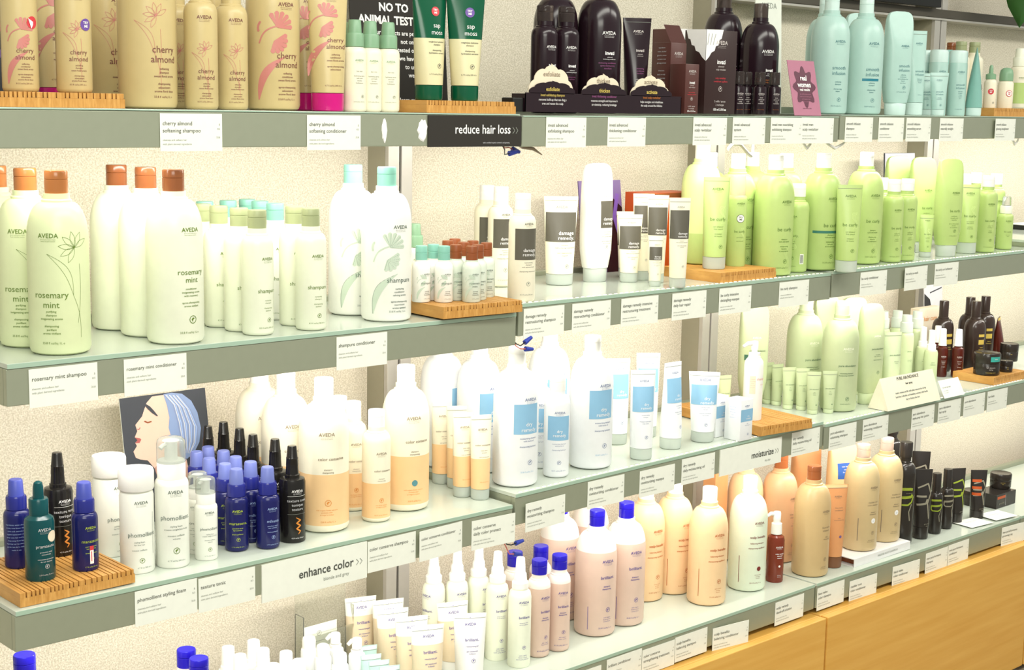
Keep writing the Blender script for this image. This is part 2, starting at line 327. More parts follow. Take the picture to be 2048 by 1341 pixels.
ITEMS = [   # builder, x, y, z, turn in degrees, extras, label, group
    ('Scc', -1.0334, 0.09, 1.6211, -11.4, 'sticker', 'tan bottle with half-peeled red sticker at the left end of the top shelf riser', 'tan bottles on the top shelf'),
    ('Sca', -0.9575, 0.07, 1.6211, -14.2, 'stickerp', 'tan bottle with a round purple tester sticker on the bamboo riser', 'tan bottles on the top shelf'),
    ('TUc', -0.9048, 0.24, 1.5991, -26.8, '', 'tan tube with magenta cap half hidden behind the purple-stickered bottle', 'tan tubes with magenta caps'),
    ('Lca', -0.7987, 0.27, 1.5992, -13.4, 'rot=4', 'large tan bottle in the back, between the purple-stickered bottle and the biggest front bottle', 'tan bottles on the top shelf'),
    ('Lca', -0.8316, 0.075, 1.5992, -12.9, '', 'largest tan shampoo bottle standing right of the bamboo riser at the front', 'tan bottles on the top shelf'),
    ('Sca', -0.7267, 0.17, 1.5992, -16.9, '', 'tan bottle seen as a sliver behind the largest front tan bottle', 'tan bottles on the top shelf'),
    ('Sca', -0.7538, 0.045, 1.5992, -16.8, 'rot=4', 'slim tan bottle directly above the left price tag of the top shelf', 'tan bottles on the top shelf'),
    ('Sca', -0.6644, 0.15, 1.5992, -21.3, '', 'slim tan bottle behind the gap of the two slim front bottles', 'tan bottles on the top shelf'),
    ('Sca', -0.679, 0.075, 1.5992, -13.9, '', 'slim tan bottle beside the large bottle with the pink flower', 'tan bottles on the top shelf'),
    ('Lcc', -0.5754, 0.11, 1.5992, -18.5, '', 'large tan bottle printed with a pink flower and leaf', 'tan bottles on the top shelf'),
    ('TUc', -0.4662, 0.17, 1.5992, -26.5, '', 'tan tube with magenta cap squeezed behind the other magenta-capped tube', 'tan tubes with magenta caps'),
    ('TUc', -0.498, 0.06, 1.5992, -30.2, '', 'tan tube with pink flower and magenta cap left of the white sprays', 'tan tubes with magenta caps'),
    ('Spg', -0.3956, 0.13, 1.5992, -6.4, '', 'white spray bottle mostly hidden behind the leftmost green-capped spray', 'white sprays with green caps'),
    ('Spg', -0.443, 0.057, 1.5992, -16.5, '', 'white spray with green cap, left of the three in front of the black poster', 'white sprays with green caps'),
    ('Spg', -0.4016, 0.0674, 1.5992, -22.1, '', 'white spray with green cap, middle of the three in front of the black poster', 'white sprays with green caps'),
    ('Spg', -0.3593, 0.0703, 1.5992, -27.8, '', 'white spray with green cap, right of the three in front of the black poster', 'white sprays with green caps'),
    ('TUs', -0.2572, 0.08, 1.6212, -8.5, 'stickerr', 'green and cream tube with an oval red tester sticker', 'green and cream tubes'),
    ('TUs', -0.1961, 0.05, 1.6212, -26.6, 'stickerp', 'green and cream tube with a round purple tester sticker', 'green and cream tubes'),
    ('Lin', 0.1357, 0.1536, 1.6017, -34.2, '', 'large dark plum bottle behind the two dark bottles with clear caps', 'large dark plum bottles'),
    ('Sin', 0.0345, 0.0803, 1.6008, -23.8, '', 'slim dark bottle with clear cap, left one above the left white arch', 'slim dark plum bottles'),
    ('Sin', 0.088, 0.0746, 1.6012, -32.6, '', 'slim dark bottle with clear cap, right one beside the tall plum bottle', 'slim dark plum bottles'),
    ('Lin', 0.2144, 0.1063, 1.6022, -35.8, '', 'large dark plum bottle standing behind the middle white arch', 'large dark plum bottles'),
    ('TUin', 0.3209, 0.1, 1.6028, -32.2, '', 'dark plum squeeze tube between the large plum bottle and the open carton', ''),
    ('Lin', 0.7286, 0.2041, 1.6058, -40.5, '', 'large dark plum bottle half hidden behind the carton with the white lace tag', 'large dark plum bottles'),
    ('Lis', 0.7545, 0.116, 1.606, -41.9, '', 'large dark plum bottle behind the four little dark bottles', 'large dark plum bottles'),
    ('Mdk', 0.6079, 0.055, 1.6048, -37.2, 'rot=4', 'little dark bottle with white seal, first next to the big carton', 'little dark bottles with clear caps'),
    ('Mdk', 0.6673, 0.08, 1.6052, -41.5, '', 'little dark bottle with clear cap, second from the big carton', 'little dark bottles with clear caps'),
    ('Mdk', 0.6711, 0.045, 1.6052, -42.0, '', 'little dark bottle with clear cap, third from the big carton', 'little dark bottles with clear caps'),
    ('Mdk', 0.717, 0.04, 1.6055, -36.5, '', 'little dark bottle with clear cap beside the pink leaning card', 'little dark bottles with clear caps'),
    ('Lsi', 1.053, 0.15, 1.609, -44.3, '', 'large pale aqua bottle hidden behind the first aqua bottle, only its cap edge showing', 'large pale aqua bottles'),
    ('Lsi', 0.9637, 0.07, 1.6088, -42.5, '', 'large pale aqua bottle beside the pink leaning card', 'large pale aqua bottles'),
    ('TOsi', 1.263, 0.2, 1.6095, -27.7, '', 'pale aqua upended bottle peeking out between the two large aqua bottles', 'pale aqua upended bottles'),
    ('Lsb2', 1.0982, 0.065, 1.6091, -45.7, '', 'large pale aqua bottle with a teal stripe', 'large pale aqua bottles'),
    ('TOsi', 1.2584, 0.075, 1.6095, -26.5, '', 'pale aqua upended bottle with slanted rounded top in the front row', 'pale aqua upended bottles'),
    ('TUsi', 1.3366, 0.07, 1.6097, -29.0, '', 'tall pale aqua tube right of the upended aqua bottle', ''),
    ('Can', 1.5036, 0.15, 1.6102, -47.9, '', 'pale aqua spray can mostly hidden behind the tall aqua tube', 'pale aqua spray cans'),
    ('Can', 1.4906, 0.1, 1.6101, -44.4, 'rot=4', 'pale aqua spray can with clear cap behind the little aqua tube', 'pale aqua spray cans'),
    ('Can', 1.5529, 0.08, 1.6103, -49.1, '', 'pale aqua spray can with clear cap beside the teal wedge-shaped tube', 'pale aqua spray cans'),
    ('TUsm', 1.43, 0.095, 1.61, -54.3, '', 'little pale aqua tube squeezed against the tall aqua tube', 'little pale aqua tubes'),
    ('TUsm', 1.3837, 0.03, 1.6098, -49.7, '', 'little pale aqua tube facing front before the spray cans', 'little pale aqua tubes'),
    ('TUtl', 1.5919, 0.05, 1.6104, 31.2, '', 'teal tube standing edge on like a wedge at the end of the aqua products', ''),
    ('TUtl2', 1.7417, 0.24, 1.6108, -49.8, '', 'teal tube at the back with its crimped end above the spray cans', ''),
    ('Sol', 1.8828, 0.3, 1.6112, -48.9, 'brown', 'cream bottle with reddish cap at the back behind the spray cans', 'cream bottles at the back of the top shelf'),
    ('Sol', 1.8325, 0.2408, 1.6111, -49.2, '', 'cream bottle with olive cap at the back, left of two', 'cream bottles at the back of the top shelf'),
    ('Sol', 1.8852, 0.229, 1.6112, -49.7, '', 'cream bottle with olive cap at the back, right of two', 'cream bottles at the back of the top shelf'),
    ('Drp', 1.7058, 0.07, 1.6327, -50.3, 'dot', 'little cream bottle with green dropper and round red sticker on the riser', 'cream bottles with green tops'),
    ('Drq', 1.7698, 0.06, 1.6329, -20.8, 'dot', 'cream bottle with domed green pump cap on the riser at right', 'cream bottles with green tops'),
    ('Lgl', 1.9283, 0.11, 1.6334, -51.3, '', 'cream and lime spray bottle cut by the right picture edge on the top shelf', ''),
    ('Lrm', -1.0113, 0.2433, 1.2294, -26.4, '', 'large mint shampoo bottle cut by the left edge, hindmost of the amber-capped left trio', 'large mint bottles with amber caps'),
    ('Lrm', -1.0036, 0.1517, 1.2293, -27.4, '', 'large mint shampoo bottle in the middle of the left amber-capped trio', 'large mint bottles with amber caps'),
    ('Lrm', -0.9967, 0.0601, 1.2293, -28.5, '', 'large mint shampoo bottle with line-drawn flower at the front left', 'large mint bottles with amber caps'),
    ('Lrc', -0.8053, 0.2356, 1.2282, -15.6, '', 'large pale mint bottle with brown cap, hindmost of the second trio', 'large mint bottles with brown caps'),
    ('Lrc', -0.8014, 0.1437, 1.2282, -16.7, '', 'large pale mint bottle with brown cap, middle of the second trio', 'large mint bottles with brown caps'),
    ('Lrc', -0.8032, 0.0519, 1.2282, -15.7, 'rot=4', 'large pale mint bottle with brown cap, front of the second trio', 'large mint bottles with brown caps'),
    ('Sst', -0.6135, 0.275, 1.227, -20.9, '', 'slim white bottle with teal cap at the back beside the brown-capped bottles', 'slim white bottles with teal caps'),
    ('Sst', -0.5601, 0.2826, 1.2267, -21.7, '', 'slim white bottle with the highest teal cap, second in the back row', 'slim white bottles with teal caps'),
    ('Sst', -0.5087, 0.2995, 1.2265, -22.5, '', 'slim white bottle with teal cap, third in the back row', 'slim white bottles with teal caps'),
    ('Sst', -0.5158, 0.2456, 1.2265, -22.9, '', 'slim white bottle with teal cap, fourth in the back row', 'slim white bottles with teal caps'),
    ('Sst', -0.525, 0.1828, 1.2265, -23.5, '', 'slim white bottle with teal cap at the right of the back row', 'slim white bottles with teal caps'),
    ('Sso', -0.6554, 0.2134, 1.2273, -20.8, '', 'slim pale bottle with olive cap, hidden behind the brown-capped front bottle', 'slim pale bottles with olive caps'),
    ('Sso', -0.6553, 0.1595, 1.2273, -19.4, '', 'slim pale bottle with olive cap, second from the brown-capped bottles', 'slim pale bottles with olive caps'),
    ('Sso', -0.653, 0.0983, 1.2273, -18.1, 'rot=4', 'slim pale bottle with olive cap, third from the brown-capped bottles', 'slim pale bottles with olive caps'),
    ('Sso', -0.6523, 0.0444, 1.2273, -8.8, '', 'slim pale bottle with olive cap standing nearest the shelf edge', 'slim pale bottles with olive caps'),
    ('Sso', -0.5396, 0.1018, 1.2266, -28.2, '', 'slim pale bottle with olive cap behind the rightmost of its kind', 'slim pale bottles with olive caps'),
    ('Sso', -0.5466, 0.0415, 1.2267, -22.9, '', 'slim pale bottle with olive cap, rightmost of its kind', 'slim pale bottles with olive caps'),
    ('Lsh', -0.3665, 0.1643, 1.2258, -20.5, '', 'large white bottle with aqua cap, rear one of two with the pale leaf print', 'large white bottles with aqua caps'),
    ('Lsh', -0.3647, 0.0653, 1.2257, -25.8, '', 'large white bottle with aqua cap, front one of two with the pale leaf print', 'large white bottles with aqua caps'),
    ('Spg', -0.1741, 0.22, 1.2245, -28.9, '', 'pale spray with green cap peeking out behind the large white bottle', ''),
    ('MiT', -0.2795, 0.0696, 1.2511, -17.1, '', 'tiny white bottle with teal cap at the left of the riser', 'tiny white bottles with teal caps'),
    ('MiT', -0.241, 0.0814, 1.2509, -21.6, '', 'tiny white bottle with teal cap behind the other two', 'tiny white bottles with teal caps'),
    ('MiT', -0.245, 0.0457, 1.2509, -30.0, '', "tiny white bottle with teal cap at the riser's front edge", 'tiny white bottles with teal caps'),
    ('MiB', -0.1656, 0.1288, 1.2505, -30.2, '', 'tiny pale bottle with brown cap behind the front teal-capped one', 'tiny pale bottles with brown caps'),
    ('MiB', -0.1241, 0.1567, 1.2502, -30.4, '', 'tiny pale bottle with brown cap, hindmost of all on the riser', 'tiny pale bottles with brown caps'),
    ('MiB', -0.2077, 0.0555, 1.2507, -25.5, '', 'tiny pale bottle with brown cap right beside the front teal cap', 'tiny pale bottles with brown caps'),
    ('MiB', -0.1601, 0.0892, 1.2504, -30.8, '', 'tiny pale bottle with brown cap in the middle of its cluster', 'tiny pale bottles with brown caps'),
    ('MiB', -0.2005, 0.0182, 1.2507, -31.1, '', 'tiny pale bottle with brown cap, front one of its cluster', 'tiny pale bottles with brown caps'),
    ('MiB', -0.1219, 0.1054, 1.2502, -31.1, '', 'tiny pale bottle with brown cap in the back right of its cluster', 'tiny pale bottles with brown caps'),
    ('MiB', -0.1695, 0.0364, 1.2505, -31.3, '', 'tiny pale bottle with brown cap just behind the front one', 'tiny pale bottles with brown caps'),
    ('MiB', -0.1276, 0.0596, 1.2503, -31.7, '', 'tiny pale bottle with brown cap, rightmost on the riser', 'tiny pale bottles with brown caps'),
    ('Sdm', 0.0742, 0.2872, 1.2399, -31.7, '', 'slim cream bottle with dark label band, hindmost of three behind the tiny brown caps', 'slim cream bottles with dark label bands'),
    ('Sdm', 0.0655, 0.2335, 1.24, -32.2, '', 'slim cream bottle with dark label band, middle of three', 'slim cream bottles with dark label bands'),
    ('Sdm', -0.0635, 0.0282, 1.2403, -30.0, '', 'slim cream bottle with dark label band, front right of three', 'slim cream bottles with dark label bands'),
    ('TUd', 0.1959, 0.1879, 1.2396, -35.8, '', 'wide cream tube with dark label band left of the upended white bottle', 'cream tubes with dark label bands'),
    ('TOd', 0.3019, 0.1854, 1.2393, -9.0, '', 'white upended bottle with dark label panel, tall with slanted top', ''),
    ('TUd2', 0.421, 0.2, 1.2389, -40.1, '', 'cream tube with dark band behind the front medium tube', 'cream tubes with dark label bands'),
    ('TUd2', 0.358, 0.1364, 1.2391, -36.1, 'rot=4', 'medium cream tube with dark band right of the upended white bottle', 'cream tubes with dark label bands'),
    ('TUd3', 0.4105, 0.1468, 1.239, -40.6, '', 'slim cream tube with dark band, leftmost before the orange carton', 'cream tubes with dark label bands'),
    ('TUd3', 0.3982, 0.0933, 1.239, -41.0, '', 'slim cream tube with dark band, second before the orange carton', 'cream tubes with dark label bands'),
    ('TUd4', 0.4549, 0.1791, 1.2388, -40.7, '', 'tiny cream tube half hidden between the medium and slim tubes', 'tiny cream tubes'),
    ('TUd4', 0.3464, 0.0498, 1.2391, -41.0, '', 'tiny cream tube with dark band at the front of the tube cluster', 'tiny cream tubes'),
    ('TUd3', 0.3712, 0.008, 1.2391, -35.7, '', 'slim cream tube with dark band beside the bamboo riser', 'cream tubes with dark label bands'),
    ('Lbw', 0.6346, 0.1728, 1.2604, 110.1, '', 'large pale lime bottle with white cap, turned to show its back label, on the riser', 'large lime bottles with white caps'),
    ('TUb', 0.5734, 0.0769, 1.2605, -38.9, 'rot=4', 'lime tube with clear cap at the front of the bamboo riser', 'lime tubes with clear caps'),
    ('Stm', 0.6652, 0.0895, 1.2602, -39.3, '', 'lime can with round white tester sticker on the bamboo riser', ''),
    ('Lbc', 0.7367, 0.2348, 1.2381, -40.2, '', 'large lime bottle behind the one with the back label', 'large lime bottles with white caps'),
    ('Lbc', 0.7275, 0.1429, 1.2381, -31.3, '', 'large lime bottle behind the can with the tester sticker', 'large lime bottles with white caps'),
    ('Lbp', 0.8856, 0.2267, 1.2377, -41.8, '', 'large lime bottle with white pump spout behind the riser', ''),
    ('Lbc', 0.7573, 0.056, 1.238, -34.7, '', 'large lime bottle standing just right of the bamboo riser', 'large lime bottles with white caps'),
    ('Lbc', 0.9012, 0.1361, 1.2376, -43.1, '', 'large lime bottle at the back between the riser and the green-striped bottle', 'large lime bottles with white caps'),
    ('Sbc', 0.8558, 0.061, 1.2377, -93.6, '', 'slim lime bottle turned sideways left of the green-striped bottle', 'slim lime bottles with white caps'),
    ('Lbt', 0.9351, 0.0508, 1.2404, -40.5, 'rot=4', 'large lime bottle with a dark green stripe', 'large lime bottles with white caps'),
    ('TUb', 0.9407, -0.0226, 1.2403, -45.2, '', 'lime tube with clear cap between two large lime bottles in the right bay', 'lime tubes with clear caps'),
    ('Lbc', 1.1421, 0.0712, 1.241, -42.0, 'rot=4', 'large lime bottle right of the lime tube, nearest the upended trio', 'large lime bottles with white caps'),
    ('Sbc', 1.2749, 0.1117, 1.2414, -136.6, '', 'slim lime bottle turned to its barcode, behind the front pair', 'slim lime bottles with white caps'),
    ('Sbc', 1.2307, 0.0449, 1.2412, -45.1, '', 'slim lime bottle, left of the front pair beside the upended trio', 'slim lime bottles with white caps'),
    ('Sbc', 1.2928, 0.0454, 1.2414, -47.6, '', 'slim lime bottle, right of the front pair beside the upended trio', 'slim lime bottles with white caps'),
    ('TOb', 1.5147, 0.2196, 1.2422, -28.6, '', 'upended lime bottle, left of three', 'upended lime bottles'),
    ('TOb', 1.5192, 0.145, 1.2422, -29.1, '', 'upended lime bottle, middle of three', 'upended lime bottles'),
    ('TOb', 1.4854, 0.0426, 1.2421, -25.5, 'rot=4', 'upended lime bottle, right and foremost of three', 'upended lime bottles'),
    ('TUb2', 1.4214, 0.0645, 1.2418, -49.6, '', 'tiny lime tube standing before the upended bottles', ''),
    ('Sbc', 1.7289, 0.14, 1.2428, -49.6, '', 'slim lime bottle behind the clear-capped tube at right', 'slim lime bottles with white caps'),
    ('Sbc', 1.8257, 0.165, 1.2431, -50.0, '', 'slim lime bottle behind, just right of the clear-capped tube', 'slim lime bottles with white caps'),
    ('TUb3', 1.612, 0.0568, 1.2424, -48.8, '', 'lime tube with clear cap right of the upended trio', 'lime tubes with clear caps'),
    ('Sbc', 1.6827, 0.0421, 1.2427, -50.5, '', 'slim lime bottle, second from the clear spray at right', 'slim lime bottles with white caps'),
    ('Sbc', 1.8265, 0.1, 1.2431, -50.7, '', 'slim lime bottle next to the clear-capped spray at right', 'slim lime bottles with white caps'),
    ('Spr', 1.8063, 0.053, 1.243, -41.1, '', 'lime spray with clear cap, last product at right on the second shelf', ''),
    ('Bsb', -1.0402, 0.1412, 0.8763, -28.7, '', 'blue spray turned to its small-print back on the bamboo riser', ''),
    ('Dte', -1.039, 0.0633, 0.8763, -10.5, 'rot=4', 'dark teal dropper bottle at the front of the bamboo riser', ''),
    ('Blk', -0.96, 0.1624, 0.8756, -7.2, '', 'black spray bottle on the bamboo riser', 'black spray bottles with black nozzles'),
    ('Bma', -0.9644, 0.0624, 0.8756, -10.2, 'sticker', 'blue spray with a small red and white sticker on the bamboo riser', 'blue sprays with lime lettering'),
    ('Jar', -0.8602, 0.1808, 0.8528, 7.9, '', 'white bottle with wide screw lid, rear one of two', 'white bottles with wide screw lids'),
    ('Jar', -0.8681, 0.0732, 0.8528, -16.1, '', 'white bottle with wide screw lid, front one of two', 'white bottles with wide screw lids'),
    ('FoL', -0.8089, 0.0641, 0.8523, -19.5, '', 'tall white foam bottle with clear dome cap before the portrait card', ''),
    ('FoS', -0.7396, 0.0988, 0.8516, -50.5, '', 'small white foam bottle half hidden behind the other small one', 'small white foam bottles'),
    ('FoS', -0.7474, 0.0606, 0.8516, -14.7, '', 'small white foam bottle with clear dome, front one', 'small white foam bottles'),
    ('Bma', -0.6676, 0.2238, 0.8509, -36.4, '', 'blue spray with lime lettering, back left of the blue cluster', 'blue sprays with lime lettering'),
    ('Bma', -0.676, 0.1674, 0.851, -36.9, '', 'blue spray with lime lettering, second of the left file', 'blue sprays with lime lettering'),
    ('Bma', -0.6755, 0.1157, 0.851, -37.5, '', 'blue spray with lime lettering just behind the front left one', 'blue sprays with lime lettering'),
    ('Bma', -0.6804, 0.0722, 0.851, -37.9, '', 'blue spray with lime lettering at the front of the left file', 'blue sprays with lime lettering'),
    ('Bmi', -0.6308, 0.2457, 0.8506, -20.9, '', 'blue spray with pale lettering, hindmost of the right file', 'blue sprays with pale blue lettering'),
    ('Bmi', -0.6252, 0.2023, 0.8505, -21.5, '', 'blue spray with pale lettering, second of the right file from the back', 'blue sprays with pale blue lettering'),
    ('Bmi', -0.633, 0.1498, 0.8506, -21.9, '', 'blue spray with pale lettering, middle of the right file', 'blue sprays with pale blue lettering'),
    ('Bmi', -0.6325, 0.1022, 0.8506, -22.5, '', 'blue spray with pale lettering just behind the front right one', 'blue sprays with pale blue lettering'),
    ('Bmi', -0.6307, 0.0521, 0.8506, -19.1, 'rot=4', 'blue spray with pale lettering at the front of the right file', 'blue sprays with pale blue lettering'),
    ('Blk', -0.6081, 0.2842, 0.8504, -20.9, '', 'black spray bottle, hindmost of the slanting black file', 'black spray bottles with black nozzles'),
    ('Blk', -0.5643, 0.3008, 0.85, -21.5, '', 'black spray bottle, second from the back of the black file', 'black spray bottles with black nozzles'),
    ('Blk', -0.5713, 0.2342, 0.8501, -22.1, '', 'black spray bottle, third from the back of the black file', 'black spray bottles with black nozzles'),
    ('Blk', -0.5793, 0.1767, 0.8501, -22.6, '', 'black spray bottle, fourth from the back of the black file', 'black spray bottles with black nozzles'),
    ('Blk', -0.5682, 0.1226, 0.85, -23.4, '', 'black spray bottle directly behind the front one of the file', 'black spray bottles with black nozzles'),
    ('Blk', -0.5741, 0.0605, 0.8501, -20.1, 'rot=4', 'black spray bottle at the front of the black file with orange squiggle', 'black spray bottles with black nozzles'),
    ('Lco', -0.498, 0.2804, 0.8496, -22.9, '', 'large cream and peach bottle, hindmost at the left of its kind', 'large cream and peach bottles'),
    ('Lco', -0.5004, 0.1886, 0.8496, -21.9, '', 'large cream and peach bottle behind the front left one', 'large cream and peach bottles'),
    ('Lco', -0.4831, 0.0933, 0.8495, -33.4, '', 'large cream and peach bottle at the front, beside the black sprays', 'large cream and peach bottles'),
    ('Sco', -0.3542, 0.225, 0.8481, -25.9, '', 'slim cream and peach bottle, hindmost between the two large ones', 'slim cream and peach bottles'),
    ('Sco', -0.3649, 0.1654, 0.8482, -30.5, '', 'slim cream and peach bottle, middle one between the two large ones', 'slim cream and peach bottles'),
    ('Sco', -0.3762, 0.0778, 0.8483, -23.4, 'rot=4', 'slim cream and peach bottle, front one', 'slim cream and peach bottles'),
    ('Lco', -0.2764, 0.1167, 0.8476, -22.6, 'tdot', 'large cream and peach bottle with a round teal emblem, right of the slim ones', 'large cream and peach bottles'),
    ('TUco', -0.1017, 0.2179, 0.8457, -26.0, '', 'cream and peach tube, hindmost left of four', 'cream and peach tubes'),
    ('TUco', -0.1012, 0.1714, 0.8457, -29.5, '', 'cream and peach tube, second from the back of four', 'cream and peach tubes'),
    ('TUco', -0.1367, 0.1108, 0.8461, -22.7, '', 'cream and peach tube at the very front of four', 'cream and peach tubes'),
    ('TUco', -0.1215, 0.0743, 0.8459, -25.3, '', 'cream and peach tube, right of four, next to the blue-labelled bottle', 'cream and peach tubes'),
    ('Ldr', -0.049, 0.2805, 0.8662, 10.0, '', 'large white bottle with blue label, hindmost left behind the peach tubes', 'large white bottles with blue labels'),
    ('Ldr', -0.0241, 0.1919, 0.8665, -16.5, '', 'large white bottle with blue label, second behind the peach tubes', 'large white bottles with blue labels'),
    ('Ldr', -0.0372, 0.0649, 0.8664, -24.9, '', 'large white bottle with blue label at the left end of the middle shelf', 'large white bottles with blue labels'),
    ('Ldr', 0.1939, 0.21, 0.869, -34.2, '', 'large white bottle with blue label behind the slim blue-labelled one', 'large white bottles with blue labels'),
    ('Sdr', 0.0898, 0.13, 0.8676, -43.9, '', 'slim white bottle with blue label peeking out left of the front slim one', 'slim white bottles with blue labels'),
    ('Sdr', 0.066, 0.053, 0.8673, -34.6, '', 'slim white bottle with blue label at the front', 'slim white bottles with blue labels'),
    ('Ldr', 0.179, 0.0662, 0.8689, -27.9, '', 'large white bottle with blue label right of the slim one', 'large white bottles with blue labels'),
    ('TUdr', 0.3688, 0.1696, 0.8708, -29.9, '', 'white tube with blue label just right of the large front bottle', 'white tubes with blue labels'),
    ('TUdr', 0.4735, 0.1749, 0.872, -36.9, 'rot=4', 'white tube with blue label, hindmost of the wide tubes', 'white tubes with blue labels'),
    ('TUdr', 0.3081, 0.0394, 0.8701, -34.7, '', 'white tube with blue label at the front of the tube trio', 'white tubes with blue labels'),
    ('TUdr', 0.4282, 0.061, 0.8715, -1.7, '', 'white tube with blue label turned at an angle', 'white tubes with blue labels'),
    ('TUdr2', 0.5353, 0.0592, 0.8728, -47.8, '', 'shorter white tube with blue label left of the small cartons', 'white tubes with blue labels'),
    ('Pum', 0.7168, 0.0628, 0.8978, -22.2, '', 'white pump bottle with pink lettering on the bamboo riser', ''),
    ('TOpa', 0.914, 0.22, 0.8773, -36.1, 'dot', 'tall sage upended bottle behind the white pump bottle', 'sage upended bottles'),
    ('TUpa', 0.782, 0.2, 0.8685, -23.4, '', 'small sage tube left of the tall upended bottle at the back', 'small sage tubes'),
    ('TUpa', 1.0155, 0.2482, 0.8689, -14.8, '', 'small sage tube, hindmost of the slanting file right of the white pump', 'small sage tubes'),
    ('TUpa', 1.0171, 0.2193, 0.8689, -15.1, '', 'small sage tube, second from the back of the file', 'small sage tubes'),
    ('TUpa', 1.0015, 0.1714, 0.8688, -31.5, '', 'small sage tube, third from the back of the file', 'small sage tubes'),
    ('TUpa', 1.0187, 0.1423, 0.8689, -32.0, '', 'small sage tube, fourth from the back of the file', 'small sage tubes'),
    ('TUpa', 1.0004, 0.0952, 0.8688, -40.3, '', 'small sage tube, fifth, nearest the shelf edge', 'small sage tubes'),
    ('TUpa', 1.0413, 0.0765, 0.8689, -42.8, 'rot=4', 'small sage tube right before the large sage bottle', 'small sage tubes'),
    ('Lpa', 1.0991, 0.2, 0.8691, -36.1, '', 'large sage bottle behind the file of small tubes', 'large sage bottles'),
    ('TOpa', 1.2583, 0.25, 0.8693, -27.4, '', 'sage upended bottle at the back between the large sage bottles', 'sage upended bottles'),
    ('Lpa', 1.0992, 0.0895, 0.8691, -45.4, '', 'large sage bottle at the front', 'large sage bottles'),
    ('TOpa', 1.2985, 0.19, 0.8694, -27.9, '', 'sage upended bottle peeking over the front sage bottle', 'sage upended bottles'),
    ('TOpa', 1.2254, 0.0859, 0.8693, -13.3, '', 'sage upended bottle right of the front sage bottle', 'sage upended bottles'),
    ('Spc', 1.6006, 0.2955, 0.8699, -47.0, '', 'sage spray with white cap behind the upright sage tube', 'sage sprays with white caps'),
    ('Spc', 1.6473, 0.279, 0.87, -47.5, '', 'sage spray with white cap right behind the upright sage tube', 'sage sprays with white caps'),
    ('Tpa', 1.2952, 0.0654, 0.8694, -26.8, '', 'upright sage tube behind the folded tent card', ''),
    ('Spc', 1.5878, 0.2098, 0.8699, -47.9, '', 'sage spray with white cap, front one behind the tent card', 'sage sprays with white caps'),
    ('Spc', 1.6827, 0.2359, 0.87, -48.2, '', 'sage spray with white cap, right one behind the tent card', 'sage sprays with white caps'),
    ('Sps', 1.6611, 0.2005, 0.87, -48.5, '', 'short sage spray with white cap behind the front short one', 'short sage sprays'),
    ('Sps', 1.6276, 0.1524, 0.8699, -48.8, '', 'short sage spray with white cap beside the brown bottles', 'short sage sprays'),
    ('Ldk', 1.818, 0.2342, 0.8703, -39.2, '', 'dark brown bottle with black cap above the white-capped brown ones', 'dark brown bottles with black caps'),
    ('Ldk', 1.9608, 0.2325, 0.8705, -50.1, '', 'dark brown bottle with the highest black cap, at the back', 'dark brown bottles with black caps'),
    ('Ldk', 1.8896, 0.172, 0.8704, -40.3, '', 'dark brown bottle with black cap beside the dark jar', 'dark brown bottles with black caps'),
    ('Ldk', 2.022, 0.2175, 0.8706, -50.6, '', 'dark brown bottle with black cap, rightmost of its kind', 'dark brown bottles with black caps'),
    ('Brn', 1.771, 0.2208, 0.8702, -49.0, '', 'small brown bottle with white spray top, hindmost', 'small brown bottles with white spray tops'),
    ('Brn', 1.7316, 0.1803, 0.8701, -49.2, '', 'small brown bottle with white spray top, left front one', 'small brown bottles with white spray tops'),
    ('Brn', 1.7612, 0.1469, 0.8701, -49.8, '', 'small brown bottle with white spray top, right one before the riser', 'small brown bottles with white spray tops'),
    ('TUdk', 2.0739, 0.2, 0.8707, 23.0, '', 'dark tube standing edge on at the back behind the dark jars', ''),
    ('JrL', 1.7582, 0.0531, 0.8922, -50.8, '', 'wide dark jar with teal label on the bamboo riser', 'dark jars on the riser'),
    ('JrM', 2.0203, 0.13, 0.8926, -51.6, '', 'dark jar half hidden behind the wide dark jar', 'dark jars on the riser'),
    ('JrS', 1.8397, 0.0389, 0.8923, -51.5, '', 'little dark jar right of the wide dark jar', 'dark jars on the riser'),
    ('Lbb', -1.0537, 0.1, 0.4688, -13.8, '', "white bottle with blue cap under the third shelf's left end", ''),
    ('Sbb', -0.7574, 0.115, 0.4688, -19.9, '', 'bottle of which just a blue cap shows at the bottom edge', 'blue-capped bottles at the bottom edge'),
    ('Sbb', -0.7623, 0.0651, 0.4688, -20.4, '', 'bottle of which a sliver of violet-blue cap shows at the bottom edge', 'blue-capped bottles at the bottom edge'),
    ('Swm', -0.5942, 0.2455, 0.4688, -21.5, '', 'white-capped bottle, leftmost at the bottom edge', 'white-capped bottles at the bottom edge'),
    ('Swm', -0.599, 0.1965, 0.4688, -22.0, '', 'white-capped bottle, second from left at the bottom edge', 'white-capped bottles at the bottom edge'),
    ('Swm', -0.5393, 0.244, 0.4688, -22.5, '', 'white-capped bottle, tallest and third from left at the bottom edge', 'white-capped bottles at the bottom edge'),
    ('Swm', -0.5499, 0.1951, 0.4688, -22.9, '', 'white-capped bottle, fourth from left at the bottom edge', 'white-capped bottles at the bottom edge'),
    ('Swm', -0.5785, 0.1183, 0.4688, -23.3, '', 'white-capped bottle, lowest in the gap at the bottom edge', 'white-capped bottles at the bottom edge'),
    ('Swm', -0.5257, 0.155, 0.4688, -23.8, '', 'white-capped bottle standing alone left of the white pumps', 'white-capped bottles at the bottom edge'),
    ('Swm', -0.53, 0.1064, 0.4688, -24.3, '', 'white-capped bottle just before the white pumps', 'white-capped bottles at the bottom edge'),
    ('Pwm', -0.4004, 0.2612, 0.4688, -24.7, '', 'white bottle with rounded cap before the clear card holder', 'white pump bottles at the bottom edge'),
